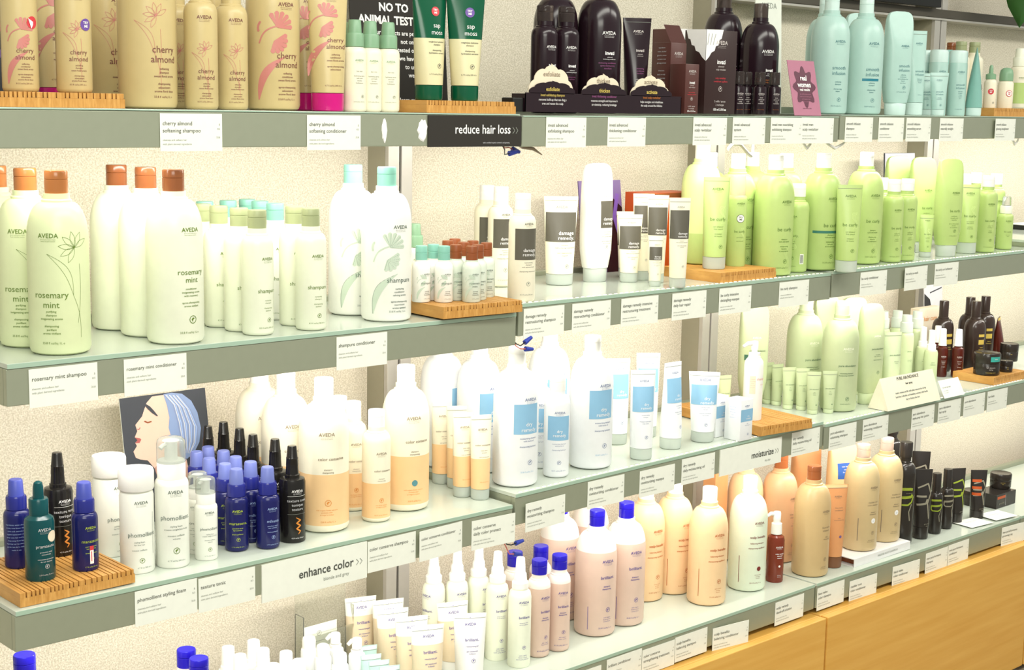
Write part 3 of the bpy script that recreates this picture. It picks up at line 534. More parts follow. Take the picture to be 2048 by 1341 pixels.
    ('Pwm', -0.4047, 0.2078, 0.4688, -5.3, '', 'white bottle with rounded cap, middle of the pumps', 'white pump bottles at the bottom edge'),
    ('Pwp', -0.3603, 0.2281, 0.4688, -25.8, '', 'white pump bottle with spout before the clear holder', 'white pump bottles at the bottom edge'),
    ('Pwm', -0.4044, 0.1523, 0.4688, -26.0, '', "white bottle with rounded cap nearest the picture's bottom edge", 'white pump bottles at the bottom edge'),
    ('Pwp', -0.3453, 0.1776, 0.4688, -26.7, '', 'white pump bottle with spout left of the blue-lettered tubes', 'white pump bottles at the bottom edge'),
    ('TUlb', -0.3127, 0.1884, 0.4688, -21.5, '', 'pale aqua tube, hindmost of four crimped ends at the bottom edge', 'pale aqua tubes at the bottom edge'),
    ('TUlb', -0.3362, 0.1444, 0.4688, -21.6, '', 'pale aqua tube, second of four crimped ends at the bottom edge', 'pale aqua tubes at the bottom edge'),
    ('TUlb', -0.3428, 0.1101, 0.4688, -21.9, '', 'pale aqua tube, third of four crimped ends at the bottom edge', 'pale aqua tubes at the bottom edge'),
    ('TUlb', -0.3445, 0.0753, 0.4688, -22.3, '', 'pale aqua tube, fourth of four crimped ends at the bottom edge', 'pale aqua tubes at the bottom edge'),
    ('TUbr', -0.244, 0.302, 0.4688, -19.3, '', 'white tube with violet lettering, hindmost left of the tube file', 'white tubes with violet lettering'),
    ('TUbr', -0.2097, 0.2541, 0.4688, -20.2, '', 'white tube with violet lettering, second of the left file', 'white tubes with violet lettering'),
    ('TUbr', -0.2383, 0.2026, 0.4688, -20.4, '', 'white tube with violet lettering, third of the left file', 'white tubes with violet lettering'),
    ('TUbr', -0.2366, 0.1437, 0.4688, -23.0, '', 'white tube with violet lettering, fourth of the left file', 'white tubes with violet lettering'),
    ('TUbr', -0.2434, 0.0852, 0.4688, -23.6, '', 'white tube with violet lettering at the front of the left file', 'white tubes with violet lettering'),
    ('TUbr', -0.1179, 0.158, 0.4688, -20.4, '', 'white tube with violet lettering behind the opaque front tube', 'white tubes with violet lettering'),
    ('TUbw', -0.1356, 0.0829, 0.4688, -31.0, 'rot=4', 'opaque white tube with violet lettering before the white spray bottles', 'white tubes with violet lettering'),
    ('Spb', -0.1129, 0.2247, 0.4688, -89.7, '', 'white spray bottle turned to its small-print back, leftmost of five', 'white spray bottles with violet lettering'),
    ('Spb', -0.0658, 0.205, 0.4686, -22.7, '', 'white spray bottle, second from left of five', 'white spray bottles with violet lettering'),
    ('Spb', -0.0125, 0.1979, 0.4686, -1.5, '', 'white spray bottle, tallest in the picture, third of five', 'white spray bottles with violet lettering'),
    ('Spb', -0.0098, 0.1411, 0.4686, -28.3, 'rot=4', 'white spray bottle, fourth of five, behind the front tube', 'white spray bottles with violet lettering'),
    ('Spb', -0.0002, 0.0821, 0.4686, -29.2, 'rot=4', 'white spray bottle, right of five, beside the slim blue-capped ones', 'white spray bottles with violet lettering'),
    ('Sbb', 0.0662, 0.1708, 0.4687, -33.0, '', 'slim blue-capped bottle behind the right white spray', 'slim pinkish bottles with blue caps'),
    ('Sbb', 0.1392, 0.1671, 0.4687, -34.0, '', 'slim blue-capped bottle, hindmost of the right trio', 'slim pinkish bottles with blue caps'),
    ('Sbb', 0.0689, 0.0976, 0.4687, -20.0, '', 'slim blue-capped bottle, front left of the right trio', 'slim pinkish bottles with blue caps'),
    ('Sbb', 0.1255, 0.095, 0.4687, -34.8, '', 'slim blue-capped bottle, right of the trio, beside the large ones', 'slim pinkish bottles with blue caps'),
    ('Lbb', 0.2684, 0.24, 0.4687, -28.8, '', 'large pinkish bottle with blue cap, back left of four', 'large pinkish bottles with blue caps'),
    ('Lbb', 0.3954, 0.27, 0.4688, -36.0, '', 'large pinkish bottle with blue cap, hindmost of four', 'large pinkish bottles with blue caps'),
    ('Lbb', 0.2629, 0.1198, 0.4687, -30.3, '', 'large pinkish bottle with blue cap, front of four', 'large pinkish bottles with blue caps'),
    ('Lbb', 0.3606, 0.1236, 0.4688, -33.4, 'rot=4', 'large pinkish bottle with blue cap, right of four', 'large pinkish bottles with blue caps'),
    ('Lsp', 0.5179, 0.2061, 0.4688, -28.2, '', 'large peach bottle, hindmost left of three, its cap hidden by the shelf', 'large peach bottles with white caps'),
    ('Lsp', 0.6093, 0.1968, 0.4689, -27.3, '', 'large peach bottle with white cap, middle of three', 'large peach bottles with white caps'),
    ('Lsp', 0.611, 0.0921, 0.4689, -36.7, 'rot=4', 'large peach bottle with white cap, front of three', 'large peach bottles with white caps'),
    ('Lsw', 0.767, 0.0971, 0.4689, -38.3, 'rot=4', 'large white bottle with dark red lettering right of the peach ones', ''),
    ('Lsp', 0.9338, 0.24, 0.4692, -42.1, '', 'large pale peach bottle behind the white one', 'large peach bottles with white caps'),
    ('Pbr', 0.8595, 0.0823, 0.4689, -35.4, '', 'small red-brown bottle with white nozzle pump', ''),
    ('Lbq', 1.0111, 0.19, 0.4687, -29.4, '', 'large tan bottle with brown cap, rear one behind the red-brown pump', 'large tan bottles with brown caps'),
    ('Lbr', 0.9793, 0.0644, 0.4689, -32.7, '', 'large tan bottle with brown cap, front one at the shelf seam', 'large tan bottles with brown caps'),
    ('TOpe', 1.2574, 0.29, 0.4669, -27.2, '', 'tan upended bottle behind the brown-capped pair', 'tan upended bottles'),
    ('TOpf', 1.2949, 0.2, 0.4667, -23.9, 'rot=4', 'large tan upended bottle with a blue label', 'tan upended bottles'),
    ('TUpe', 1.0719, 0.0611, 0.4681, -33.2, '', 'peach tube with brown cap right of the front brown-capped bottle', ''),
    ('Ltn', 1.204, 0.0739, 0.4893, -36.5, '', 'large tan bottle with clear cap, left one on the white box', 'large tan bottles with clear caps'),
    ('Ltn', 1.3242, 0.0818, 0.4885, -37.4, '', 'large tan bottle with clear cap, right one on the white box', 'large tan bottles with clear caps'),
    ('Lmd', 1.6255, 0.26, 0.4643, -47.6, '', 'dark bottle of which a black cap corner shows between the clear caps', 'tall black bottles with lime stripes'),
    ('Lmd', 1.401, 0.0715, 0.4658, -44.1, 'rot=4', 'tall black bottle with lime stripes right of the white box', 'tall black bottles with lime stripes'),
    ('TUmd', 1.6725, 0.19, 0.4639, -49.9, '', 'black tube behind the large black front tube', 'black tubes with angular line print'),
    ('TUmd', 1.4825, 0.0641, 0.4652, -36.0, '', 'large black tube with grey angular line print', 'black tubes with angular line print'),
    ('Smd', 1.5555, 0.0657, 0.4647, -45.3, 'rot=4', 'slim black bottle with lime stripes, left of two', 'slim black bottles'),
    ('Smd', 1.6254, 0.0738, 0.4642, -29.7, '', 'slim black bottle with grey print, right of two', 'slim black bottles'),
    ('TUme', 1.7, 0.0869, 0.4637, -27.0, '', 'black tube with pale lime angular print', 'black tubes with angular line print'),
    ('TUmo', 1.793, 0.0731, 0.463, -39.7, '', 'black tube with orange bars, rightmost tube of the bottom shelf', 'black tubes with angular line print'),
    ('JrB', 1.9238, 0.16, 0.4622, -50.7, '', 'black jar half hidden behind the orange-barred tube', 'black jars on the bottom shelf'),
    ('JrB', 2.024, 0.13, 0.5055, -51.6, '', 'dark brown jar sitting on top of the black box', 'black jars on the bottom shelf'),
]
TAGS = [    # x, top, width, height, heading, drop, turn, label
    (-0.7999, 1.5929, 0.1094, 0.058, ['cherry almond', 'softening shampoo'], 0.0, 0.0, 'white left price tag on the top shelf front, below two slim tan bottles'),
    (-0.5281, 1.5929, 0.11, 0.058, ['cherry almond', 'softening conditioner'], 0.0, 0.0, 'white price tag on the top shelf front below the magenta-capped tubes'),
    (0.0201, 1.5942, 0.1084, 0.058, ['invati advanced', 'exfoliating shampoo'], 0.0, 0.0, 'white price tag below the left arch of the plum display box'),
    (0.1907, 1.5954, 0.1114, 0.058, ['invati advanced', 'thickening conditioner'], 0.0, 0.0, 'white price tag below the middle and right arches of the plum display box'),
    (0.449, 1.5972, 0.1101, 0.058, ['invati advanced', 'scalp revitalizer'], 0.0, 0.0, 'white price tag below the carton with the lace tag'),
    (0.5808, 1.5982, 0.1129, 0.058, ['invati advanced', 'system'], 0.0, 0.0, 'white price tag below the little dark bottles'),
    (0.7137, 1.5991, 0.1137, 0.058, ['invati men nourishing', 'exfoliating shampoo'], 0.0, 0.0, 'white left of two touching price tags below the pink card'),
    (0.8252, 1.5999, 0.1131, 0.058, ['invati men', 'scalp revitalizer'], 0.0, -4.0, 'white right of two touching price tags below the pink card'),
    (0.9955, 1.6024, 0.1127, 0.058, ['smooth infusion', 'shampoo'], 0.0, 0.0, 'white price tag below the first large aqua bottle'),
    (1.1311, 1.6028, 0.1079, 0.058, ['smooth infusion', 'conditioner'], 0.0, 0.0, 'white price tag below the upended aqua bottle'),
    (1.2513, 1.6031, 0.1105, 0.058, ['smooth infusion', 'smoothing serum'], 0.0, 0.0, 'white price tag below the tall aqua tube'),
    (1.4043, 1.6035, 0.112, 0.058, ['smooth infusion', 'naturally straight'], 0.0, 0.0, 'white price tag below the aqua spray cans'),
    (1.6675, 1.6043, 0.1149, 0.058, ['smooth infusion', 'glossing straightener'], 0.0, 3.0, 'white price tag at the right end of the top shelf front'),
    (-1.0227, 1.2179, 0.1089, 0.058, ['rosemary mint shampoo'], 0.0, 0.0, 'white first price tag from left on the second shelf front'),
    (-0.8698, 1.217, 0.1088, 0.058, ['rosemary mint conditioner'], 0.0, 0.0, 'white price tag above the portrait card, on the second shelf front'),
    (-0.4685, 1.2148, 0.1097, 0.058, ['shampure conditioner'], 0.0, 0.0, 'white price tag below the large white bottles with leaf print'),
    (-0.0286, 1.2289, 0.1092, 0.058, ['damage remedy', 'restructuring shampoo'], 0.0, 0.0, 'white price tag below the slim dark-banded bottles'),
    (0.1034, 1.2285, 0.1103, 0.058, ['damage remedy', 'restructuring conditioner'], 0.0, 0.0, 'white price tag below the wide cream tube and upended white bottle'),
    (0.2461, 1.2281, 0.113, 0.058, ['damage remedy intensive', 'restructuring treatment'], 0.0, 0.0, 'white price tag below the medium cream tubes'),
    (0.4023, 1.2276, 0.1111, 0.058, ['damage remedy', 'daily hair repair'], 0.0, 0.0, 'white price tag below the slim cream tube by the bamboo riser'),
    (0.5575, 1.2272, 0.1115, 0.058, ['be curly intensive', 'detangling masque'], 0.0, 0.0, 'white price tag below the bamboo riser with lime products'),
    (0.7712, 1.2266, 0.1121, 0.058, ['be curly shampoo'], 0.0, 0.0, 'white price tag below the large lime bottle at the end of the middle bay'),
    (1.0919, 1.2294, 0.1137, 0.058, ['be curly conditioner'], 0.0, 0.0, 'white first price tag of the right bay on the second shelf'),
    (1.276, 1.23, 0.1124, 0.058, ['be curly co-wash'], 0.0, 3.0, 'white price tag below the tiny lime tube'),
    (1.4243, 1.2305, 0.1136, 0.058, ['be curly curl enhancer'], 0.0, 0.0, 'white last price tag at right on the second shelf'),
    (-0.8585, 0.8412, 0.1116, 0.058, ['phomollient styling foam'], 0.002, 0.0, 'white price tag just right of the big bamboo riser on the third shelf'),
    (-0.7457, 0.8402, 0.1083, 0.058, ['texture tonic'], 0.0, 0.0, 'white price tag left of the long white category strip on the third shelf'),
    (-0.4001, 0.837, 0.1103, 0.058, ['color conserve shampoo'], 0.0, 0.0, 'white price tag just right of the long white category strip'),
    (-0.2862, 0.836, 0.1082, 0.058, ['color conserve conditioner'], 0.0, 3.0, 'white price tag below the large bottle with teal emblem'),
    (-0.1552, 0.8348, 0.1061, 0.058, ['color conserve', 'daily color protect'], -0.004, -4.0, "white price tag at the right end of the third shelf's left bay"),
    (-0.0161, 0.8548, 0.1144, 0.058, ['dry remedy', 'moisturizing shampoo'], -0.012, 3.0, 'white hanging price tag above the pinkish blue-capped bottles'),
    (0.1602, 0.8568, 0.1089, 0.058, ['dry remedy', 'moisturizing conditioner'], 0.0, 0.0, "white price tag below the blue-labelled tube trio's left side"),
    (0.3184, 0.8587, 0.1118, 0.058, ['dry remedy', 'moisturizing masque'], -0.004, 0.0, 'white price tag below the angled blue-labelled tube'),
    (0.453, 0.8602, 0.1115, 0.058, ['dry remedy', 'daily moisturizing oil'], 0.0, 0.0, 'white price tag left of the moisturize strip'),
    (0.8453, 0.8648, 0.1105, 0.058, ['dry remedy', 'daily moisturizing oil'], 0.0, 0.0, 'white price tag right of the moisturize strip'),
    (0.9963, 0.8575, 0.1129, 0.058, ['pure abundance', 'volumizing shampoo'], 0.0, 0.0, 'white first price tag of the right bay on the third shelf'),
    (1.1368, 0.8577, 0.1122, 0.058, ['pure abundance', 'volumizing conditioner'], 0.0, 0.0, 'white price tag below the left end of the folded tent card'),
    (1.354, 0.8581, 0.107, 0.058, ['pure abundance', 'style-prep hair potion'], 0.0, 0.0, 'white price tag below the right end of the folded tent card'),
    (1.4828, 0.8583, 0.1118, 0.058, ['pure abundance', 'hair spray'], 0.0, 0.0, 'white price tag below the small white leaning card'),
    (1.6084, 0.8586, 0.1089, 0.058, ['pure abundance'], 0.001, 0.0, "white price tag below the dark jars' riser, left of two"),
    (1.73, 0.8588, 0.1079, 0.058, ['hair balm'], 0.0, 0.0, "white price tag below the dark jars' riser, right of two"),
    (0.1005, 0.4574, 0.1212, 0.058, ['brilliant shampoo'], -0.006, 0.0, 'white price tag cut by the bottom edge, first on the bottom shelf'),
    (0.2326, 0.4574, 0.1095, 0.058, ['brilliant conditioner'], 0.0, 0.0, 'white price tag below the front large pinkish bottle'),
    (0.3422, 0.4574, 0.1065, 0.058, ['color conserve', 'strengthening treatment'], -0.006, 0.0, 'white left of two touching price tags on the bottom shelf below the peach bottles'),
    (0.4519, 0.4575, 0.1097, 0.058, ['scalp benefits', 'balancing shampoo'], -0.003, 0.0, 'white right of two touching price tags on the bottom shelf below the peach bottles'),
    (0.5821, 0.4575, 0.1119, 0.058, ['scalp benefits', 'balancing conditioner'], -0.012, -8.0, 'white tilted price tag below the white bottle with dark red lettering'),
    (0.8132, 0.4576, 0.1125, 0.058, ['scalp remedy', 'dandruff solution'], -0.002, 0.0, 'white price tag below the red-brown pump bottle'),
    (0.9812, 0.4573, 0.1135, 0.058, ['blue malva', 'color shampoo'], -0.002, 0.0, 'white price tag right at the bottom shelf seam'),
    (1.1191, 0.4563, 0.1149, 0.058, ['madder root', 'color conditioner'], -0.012, -2.0, 'white drooping price tag below the peach tube'),
    (1.3135, 0.455, 0.1183, 0.058, ['black malva', 'color conditioner'], -0.012, -3.0, 'white drooping price tag below the white box'),
    (1.4663, 0.4539, 0.1097, 0.058, ['men pure-formance', 'shampoo'], -0.006, 0.0, 'white left of two touching price tags below the black bottles'),
    (1.5767, 0.4531, 0.106, 0.058, ['men pure-formance', 'conditioner'], -0.004, 0.0, 'white right of two touching price tags below the black bottles'),
    (1.8696, 0.451, 0.1222, 0.058, ['men pure-formance', 'grooming clay'], -0.004, -5.0, 'white price tag at the right end of the bottom shelf'),
]
# ------------------------------------------------------------------ bamboo risers
def riser(key, label, loc, wdt, dep, rot, h=.022, grooves=True):
    t = thing('bamboo_riser', label, 'riser', (loc[0], loc[1], loc[2] + .0004), R(rot), 'bamboo risers on the shelves')
    b = MB(); b.box(0, wdt, 0, dep, 0, h * .62, 'bamboo')
    rnd = random.Random(key); x = 0
    while x < wdt - .004:
        q = min(rnd.choice((.0065, .0085, .014, .011, .0065)), wdt - x); b.box(x, x + q - .0019, 0, dep, h * .62, h, 'bamboo', .0003); x += q
    b.box(0.0008, wdt - .0008, .0008, dep - .0008, h * .62, h * .7, 'bamboo_dark')
    ob('slatted_board', b.build('slatted_board', False), t)
for a in RISERS: riser(*a)

# ------------------------------------------------------------------ product builders
# every builder returns (object name, category, [(part name, mesh, [(sub-part name, mesh)])])
mm = 0.001
ART = ['the art and science of pure', 'flower and plant essences']
class Print:
    def __init__(s, mb, surf, ink): s.b = mb; s.s = surf; s.k = ink
    def t(s, txt, x, z, size, m=None, **k): s.b.text(s.s, txt, x * mm, z * mm, size * mm, m or s.k, **k)
    def ls(s, ts, x, z, size, m=None, **k): s.b.lines(s.s, ts, x * mm, z * mm, size * mm, m or s.k, **k)
    def brand(s, x, z, size=9, m=None):
        s.t('AVEDA', x, z, size, m, sx=1.0, bold=0.012); s.ls(ART, x, z - size * .33, size * .22, m, lead=1.3)
    def patch(s, x0, x1, z0, z1, m, **k): s.b.patch(s.s, x0 * mm, x1 * mm, z0 * mm, z1 * mm, m, **k)
    def emb(s, x, z, r=4, m=None): s.b.emblem(s.s, x * mm, z * mm, r * mm, m or s.k)
    def rib(s, pts, w, m=None): s.b.ribbon(s.s, [(x * mm, z * mm) for x, z in pts], [q * mm for q in w] if isinstance(w, (list, tuple)) else w * mm, m or s.k)
    def disc(s, x, z, r, m, **k): s.b.disc(s.s, x * mm, z * mm, r * mm, m, **k)
    def barcode(s, x, z, w, h):
        s.patch(x, x + w, z, z + h, 'paper')
        for i in range(9): s.b.patch(s.s, (x + w * (.1 + .085 * i)) * mm, (x + w * (.14 + .085 * i)) * mm, (z + h * .1) * mm, (z + h * .9) * mm, 'ink', lift=0.0006, nx=1)
def arc(x0, z0, x1, z1, bulge, n=12):
    out = []
    for i in range(n + 1):
        t = i / n; k = math.sin(math.pi * t) * bulge; dx, dz = x1 - x0, z1 - z0; q = math.hypot(dx, dz)
        out.append((x0 + dx * t - dz / q * k, z0 + dz * t + dx / q * k))
    return out
def flower_fill(p, m, line, k=1.0, ox=0, oz=0):
    pt = lambda x, z: (ox + x * k, oz + z * k)
    lf = [pt(*q) for q in arc(-34, 14, 14, 90, 14)]
    p.rib(lf, [1 + 13 * k * math.sin(math.pi * min(1, (i + .3) / 12)) for i in range(13)], m)
    if line: p.rib([pt(*q) for q in arc(-34, 14, 14, 90, 21)], .6, line)
    st = [pt(*q) for q in arc(-33, 112, -2, 142, 7)]
    p.rib(st, 2.6 * k, m)
    for cx, cz, rr, a0 in ((8, 146, 24, 60), (2, 122, 21, -40)):
        for i in range(6):
            a = R(a0 - 62 + 25 * i); ex, ez = cx - 6 + rr * math.cos(a), cz - 4 + rr * math.sin(a)
            p.rib([pt(cx - 8, cz - 6), pt((cx - 8 + ex) / 2, (cz - 6 + ez) / 2), pt(ex, ez), pt(ex + 2.5 * math.cos(a), ez + 2.5 * math.sin(a))], [1.5 * k, 5 * k, 8.2 * k, 2.5 * k], m)
            if line: p.rib([pt(cx - 8, cz - 6), pt(ex + 2 * math.sin(a), ez)], .4, line)
    p.rib([pt(*q) for q in arc(-34, 132, -30, 150, 3)], [1, 5 * k] + [4 * k] * 10 + [1], m)
def flower_line(p, m, k=1.0, ox=0, oz=0, w=.5):
    pt = lambda x, z: (ox + x * k, oz + z * k)
    p.rib([pt(*q) for q in arc(-20, 118, 14, 62, 5)], w, m); p.rib([pt(*q) for q in arc(-20, 118, 14, 62, 13)], w, m)
    p.rib([pt(*q) for q in arc(14, 62, 24, 4, 4)], w, m); p.rib([pt(*q) for q in arc(24, 104, 20, 24, 3)], w, m)
    for i in range(7):
        a = R(30 + 36 * i); cx, cz = 17, 126; b1 = arc(cx, cz, cx + 22 * math.cos(a), cz + 22 * math.sin(a), 3.6, 6); b2 = arc(cx, cz, cx + 22 * math.cos(a), cz + 22 * math.sin(a), -3.6, 6)
        p.rib([pt(*q) for q in b1], w, m); p.rib([pt(*q) for q in b2], w, m)
def litre_prof(RR=.0455, zs=.172, nr=.0225, zn=.229, ztop=.242):
    pr = [(0, 0), (RR * .84, 0), (RR * .95, .003), (RR, .009), (RR, zs)]
    for i in range(1, 10):
        t = R(10 * i); pr.append((nr + (RR - nr) * math.cos(t), zs + (zn - zs) * math.sin(t)))
    return pr + [(nr, zn + .003), (nr * .87, zn + .005), (nr * .87, ztop), (0, ztop)]
def cap_prof(r, z0, z1, r1=None, groove=None):
    r1 = r1 or r; h = z1 - z0
    pr = [(0, z0), (r, z0)]
    if groove:
        g = z0 + h * groove; pr += [(r, g - .0006), (r * .95, g), (r, g + .0006)]
    return pr + [(r1, z1 - .002), (r1 * .94, z1), (0, z1)]
def lathe_mesh(name, prof, m, seg=32, matf=None, sy=1.0):
    b = MB(); b.lathe(prof, m, seg, matf, sy=sy); return b.build(name)
def band(prof, cuts):                             # insert profile rows so that colour bands end cleanly
    out = []
    for (r0, z0), (r1, z1) in zip(prof, prof[1:]):
        out.append((r0, z0))
        for c in cuts:
            if z0 < c < z1: out.append((r0 + (r1 - r0) * (c - z0) / (z1 - z0), c))
    return out + [prof[-1]]
def bottle(oname, cat, prof, m, capm, cap, prints=None, ink='ink', bands=None, extra=None, seg=40, cname='cap'):
    b = MB(); mf = None; pr = prof
    if bands:
        pr = band(prof, [x for q in bands for x in q[:2]])
        mf = lambda z: next((q[2] for q in bands if q[0] <= z < q[1]), m)
    b.lathe(pr, m, seg, mf)
    if prints: prints(Print(b, round_surf(prof), ink))
    parts = [('body', b.build('body'), [])]
    if cap: parts.append((cname, lathe_mesh(cname, cap, capm, 28), []))
    return (oname, cat, parts + (extra or []))
LC = lambda: cap_prof(.0172, .242, .276, groove=.62)
def litre(oname, cat, m, capm, prints, ink, bands=None, **k):
    return bottle(oname, cat, litre_prof(), m, capm, LC(), prints, ink, bands, **k)
def slim_prof(RR=.0265, zs=.148, zn=.166, nr=.0185, zt=.178):
    pr = [(0, 0), (RR * .84, 0), (RR * .95, .002), (RR, .006), (RR, zs)]
    for i in range(1, 7):
        t = R(15 * i); pr.append((nr + (RR - nr) * math.cos(t), zs + (zn - zs) * math.sin(t)))
    return pr + [(nr, zn + .002), (nr * .86, zn + .004), (nr * .86, zt), (0, zt)]
def slim(oname, cat, m, capm, prints, ink, bands=None, RR=.0265, capr=.0155, **k):
    return bottle(oname, cat, slim_prof(RR), m, capm, cap_prof(capr, .178, .208, groove=.6), prints, ink, bands, seg=32, **k)
# ---- soft tubes standing on their cap
def squeeze(oname, cat, H, wtop, rcap, zc, m, capm, prints=None, ink='ink', bands=None, cname='cap', seal=None):
    b = MB(); n = 36; zs = [zc + (H - zc) * t for t in (0, .02, .2, .4, .6, .75, .86, .94, .955, 1.0)]
    if bands: zs = sorted(zs + [x + d for q in bands for x in q[:2] for d in (-.0002, .0002) if zc < x < H])
    def ab(z):
        t = max(0.0, min(1.0, (z - zc) / (H - zc))); a = rcap + (wtop - rcap) * t; bb = rcap * (1 - t ** 1.5) + .0012
        return (a, bb) if t > .02 else (a, bb)
    rg = []
    for z in zs:
        a, bb = ab(z); rg.append([(a * math.sin(2 * math.pi * j / n), -bb * math.cos(2 * math.pi * j / n), z) for j in range(n)])
    mf = (lambda z: next((q[2] for q in bands if q[0] <= z < q[1]), m)) if bands else None
    b.rings(rg, m, True, mf)
    def surf(x, z, l=0):
        a, bb = ab(z); q = max(-.97, min(.97, x / a)); return (x, -bb * math.sqrt(1 - q * q) - l, z)
    surf.wid = lambda z: ab(z)[0]
    if seal:                                       # the flat crimped end
        b.patch(surf, -wtop * .93, wtop * .93, H - .008, H - .001, seal, lift=.0003)
        b.patch(surf, -wtop * .93, wtop * .93, H - .009, H - .0083, 'greyink', lift=.0004)
    if prints: prints(Print(b, surf, ink))
    c = MB(); r = rcap
    c.lathe([(0, 0), (r * .9, 0), (r * .97, .0015), (r * .99, .005), (r * 1.0, zc - .001), (r * .9, zc), (0, zc)], capm, 32)
    return (oname, cat, [('body', b.build('body'), []), (cname, c.build(cname), [])])
# ---- oval bottle standing on its cap, with a slanting rounded top
def tottle(oname, cat, m, capm, prints=None, ink='ink', H=.256, A=.0365, bands=None):
    b = MB(); n = 44; rows = [(.030, .0285, .021), (.036, .030, .0215), (.05, .0325, .023), (.068, .0355, .0245), (.10, A, .025), (.14, A, .025), (.165, A, .0245), (.18, A, .024), (.195, A * .995, .023), (.21, A * .99, .022), (.225, A * .98, .0205), (.236, A * .96, .019), (.245, A * .90, .017), (.251, A * .80, .0145), (.2545, A * .62, .011), (.256, A * .35, .006)]
    k = H / .256; rows = [(z * k, a, bb) for z, a, bb in rows]
    if bands:
        for q in bands:
            for c_ in q[:2]:
                for i in range(len(rows) - 1):
                    if rows[i][0] < c_ < rows[i + 1][0]:
                        t = (c_ - rows[i][0]) / (rows[i + 1][0] - rows[i][0]); rows.insert(i + 1, tuple(x + (y - x) * t for x, y in zip(rows[i], rows[i + 1]))); break
    cut = lambda z: -.0255 + max(0, (z - .165 * k) / (.09 * k)) * .022
    def pt(a, bb, ang, z):
        sx, cx = math.sin(ang), math.cos(ang); e = .75
        return (a * math.copysign(abs(sx) ** e, sx), max(-bb * math.copysign(abs(cx) ** e, cx), cut(z)), z)
    mf = (lambda z: next((q[2] for q in bands if q[0] <= z < q[1]), m)) if bands else None
    b.rings([[pt(a, bb, 2 * math.pi * j / n, z) for j in range(n)] for z, a, bb in rows], m, True, mf)
    def ab(z):
        for q0, q1 in zip(rows, rows[1:]):
            if q0[0] <= z <= q1[0]:
                t = (z - q0[0]) / (q1[0] - q0[0]); return q0[1] + (q1[1] - q0[1]) * t, q0[2] + (q1[2] - q0[2]) * t
        return rows[0][1:]
    def surf(x, z, l=0):
        a, bb = ab(z); q = min(.97, abs(x) / a); s_ = q ** (1 / .75); c_ = math.sqrt(max(0, 1 - s_ * s_)) ** .75
        return (x, max(-bb * c_, cut(z)) - l, z)
    surf.wid = lambda z: ab(z)[0]
    if prints: prints(Print(b, surf, ink))
    c = MB(); c.lathe([(0, 0), (.026, 0), (.0275, .002), (.0285, .028), (.027, .030), (0, .030)], capm, 32, sy=.75)
    return (oname, cat, [('body', b.build('body'), []), ('cap', c.build('cap'), [])])
def sprayer(oname, cat, m, colm, topm, prints, ink, RR=.0205, H=.142, zsh=.083, tall=1.0, clear=None):
    k = H / .142; pr = [(0, 0), (RR * .85, 0), (RR * .96, .002), (RR, .005), (RR, zsh)]
    for i in range(1, 6):
        t = R(18 * i); pr.append((RR * .62 + RR * .38 * math.cos(t), zsh + .012 * math.sin(t)))
    z1 = zsh + .012
    pr += [(RR * .62, z1 + .003), (0, z1 + .003)]
    col = [(0, z1), (RR * .78, z1), (RR * .78, z1 + .018 * k), (RR * .72, z1 + .021 * k), (0, z1 + .021 * k)]
    z2 = z1 + .021 * k; top = [(0, z2), (RR * .6, z2), (RR * .53, H - .002), (RR * .46, H), (0, H)]
    b = MB(); b.lathe(pr, m, 32)
    if prints: prints(Print(b, round_surf(pr), ink))
    return (oname, cat, [('body', b.build('body'), []), ('collar', lathe_mesh('collar', col, colm, 24), []), ('overcap', lathe_mesh('overcap', top, topm, 24), [])])
def carton(oname, w, d, h, m, front, side, lid=None):
    b = MB(); b.box(-w / 2, w / 2, -d / 2, d / 2, 0, h, m, .0008)
    if front: front(Print(b, flat(0, -d / 2, 0), 'ink'))
    if side: side(Print(b, lambda x, z, l=0: (-w / 2 - l, -x, z), 'ink'))
    parts = [('box', b.build('box'), [])]
    return (oname, 'carton', parts + (lid or []))
FINE = ['softening shampoo', 'sweet floral aroma']; FINEF = ['shampooing', 'adoucissant', 'arome floral doux']
VOL = '33.8 fl oz/liq 1L e'; VOLS = '8.5 fl oz/liq 250 ml e'
def sticker(p, x, z, kind):
    if kind == 'p':
        p.disc(x, z, 9, 'purple', lift=.0008); p.ls(['TRY', 'ME'], x, z + 1, 5.2, 'stwhite', lead=1.0, bold=.03, lift=.0012)
    elif kind == 'r':
        p.disc(x, z, 8.5, 'redst', lift=.0008); p.ls(['TRY', 'ME'], x, z + 1, 5, 'stwhite', lead=1.0, bold=.03, lift=.0012)
    elif kind == 'peel':
        p.disc(x, z, 9, 'redst', lift=.0008); p.b.poly(p.s, [((x - 7) * mm, (z + 6) * mm), ((x + 1) * mm, (z + 1) * mm), ((x + 1) * mm, (z - 3) * mm), ((x - 2) * mm, (z - 9) * mm)], 'stwhite', lift=.0014)
# ---- cherry / tan family
def _ca(line, fill, k, st=None, big=True):
    def f(p):
        s = 1.0 if big else .66
        if line: flower_line(p, 'pink', .92 * s, -14 * s, 26 * s)
        if fill: flower_fill(p, 'pink', None, .95 * s, -4 * s, 4 * s)
        x = 14 * s
        if k == 'slim': p.brand(0, 141, 7.5, 'brownink'); x = 2
        else: p.brand(12, 172, 9, 'brownink')
        p.ls(['cherry', 'almond'], x, 86 * s, 15 * s, 'brownink', lead=1.0)
        p.ls((['softening', 'shampoo', 'sweet floral aroma'] if not fill else ['softening', 'conditioner', 'sweet floral aroma']) + ['', 'shampooing' if not fill else 'apres-shampooing', 'adoucissant', 'arome floral doux'], x, 60 * s, 4.6 * s, 'brownink', bold=.01)
        p.t(VOL if big else VOLS, x - 2, 17 * s, 4.6 * s, 'brownink')
        if st: sticker(p, 14, 101, st)
    return f
T = {}
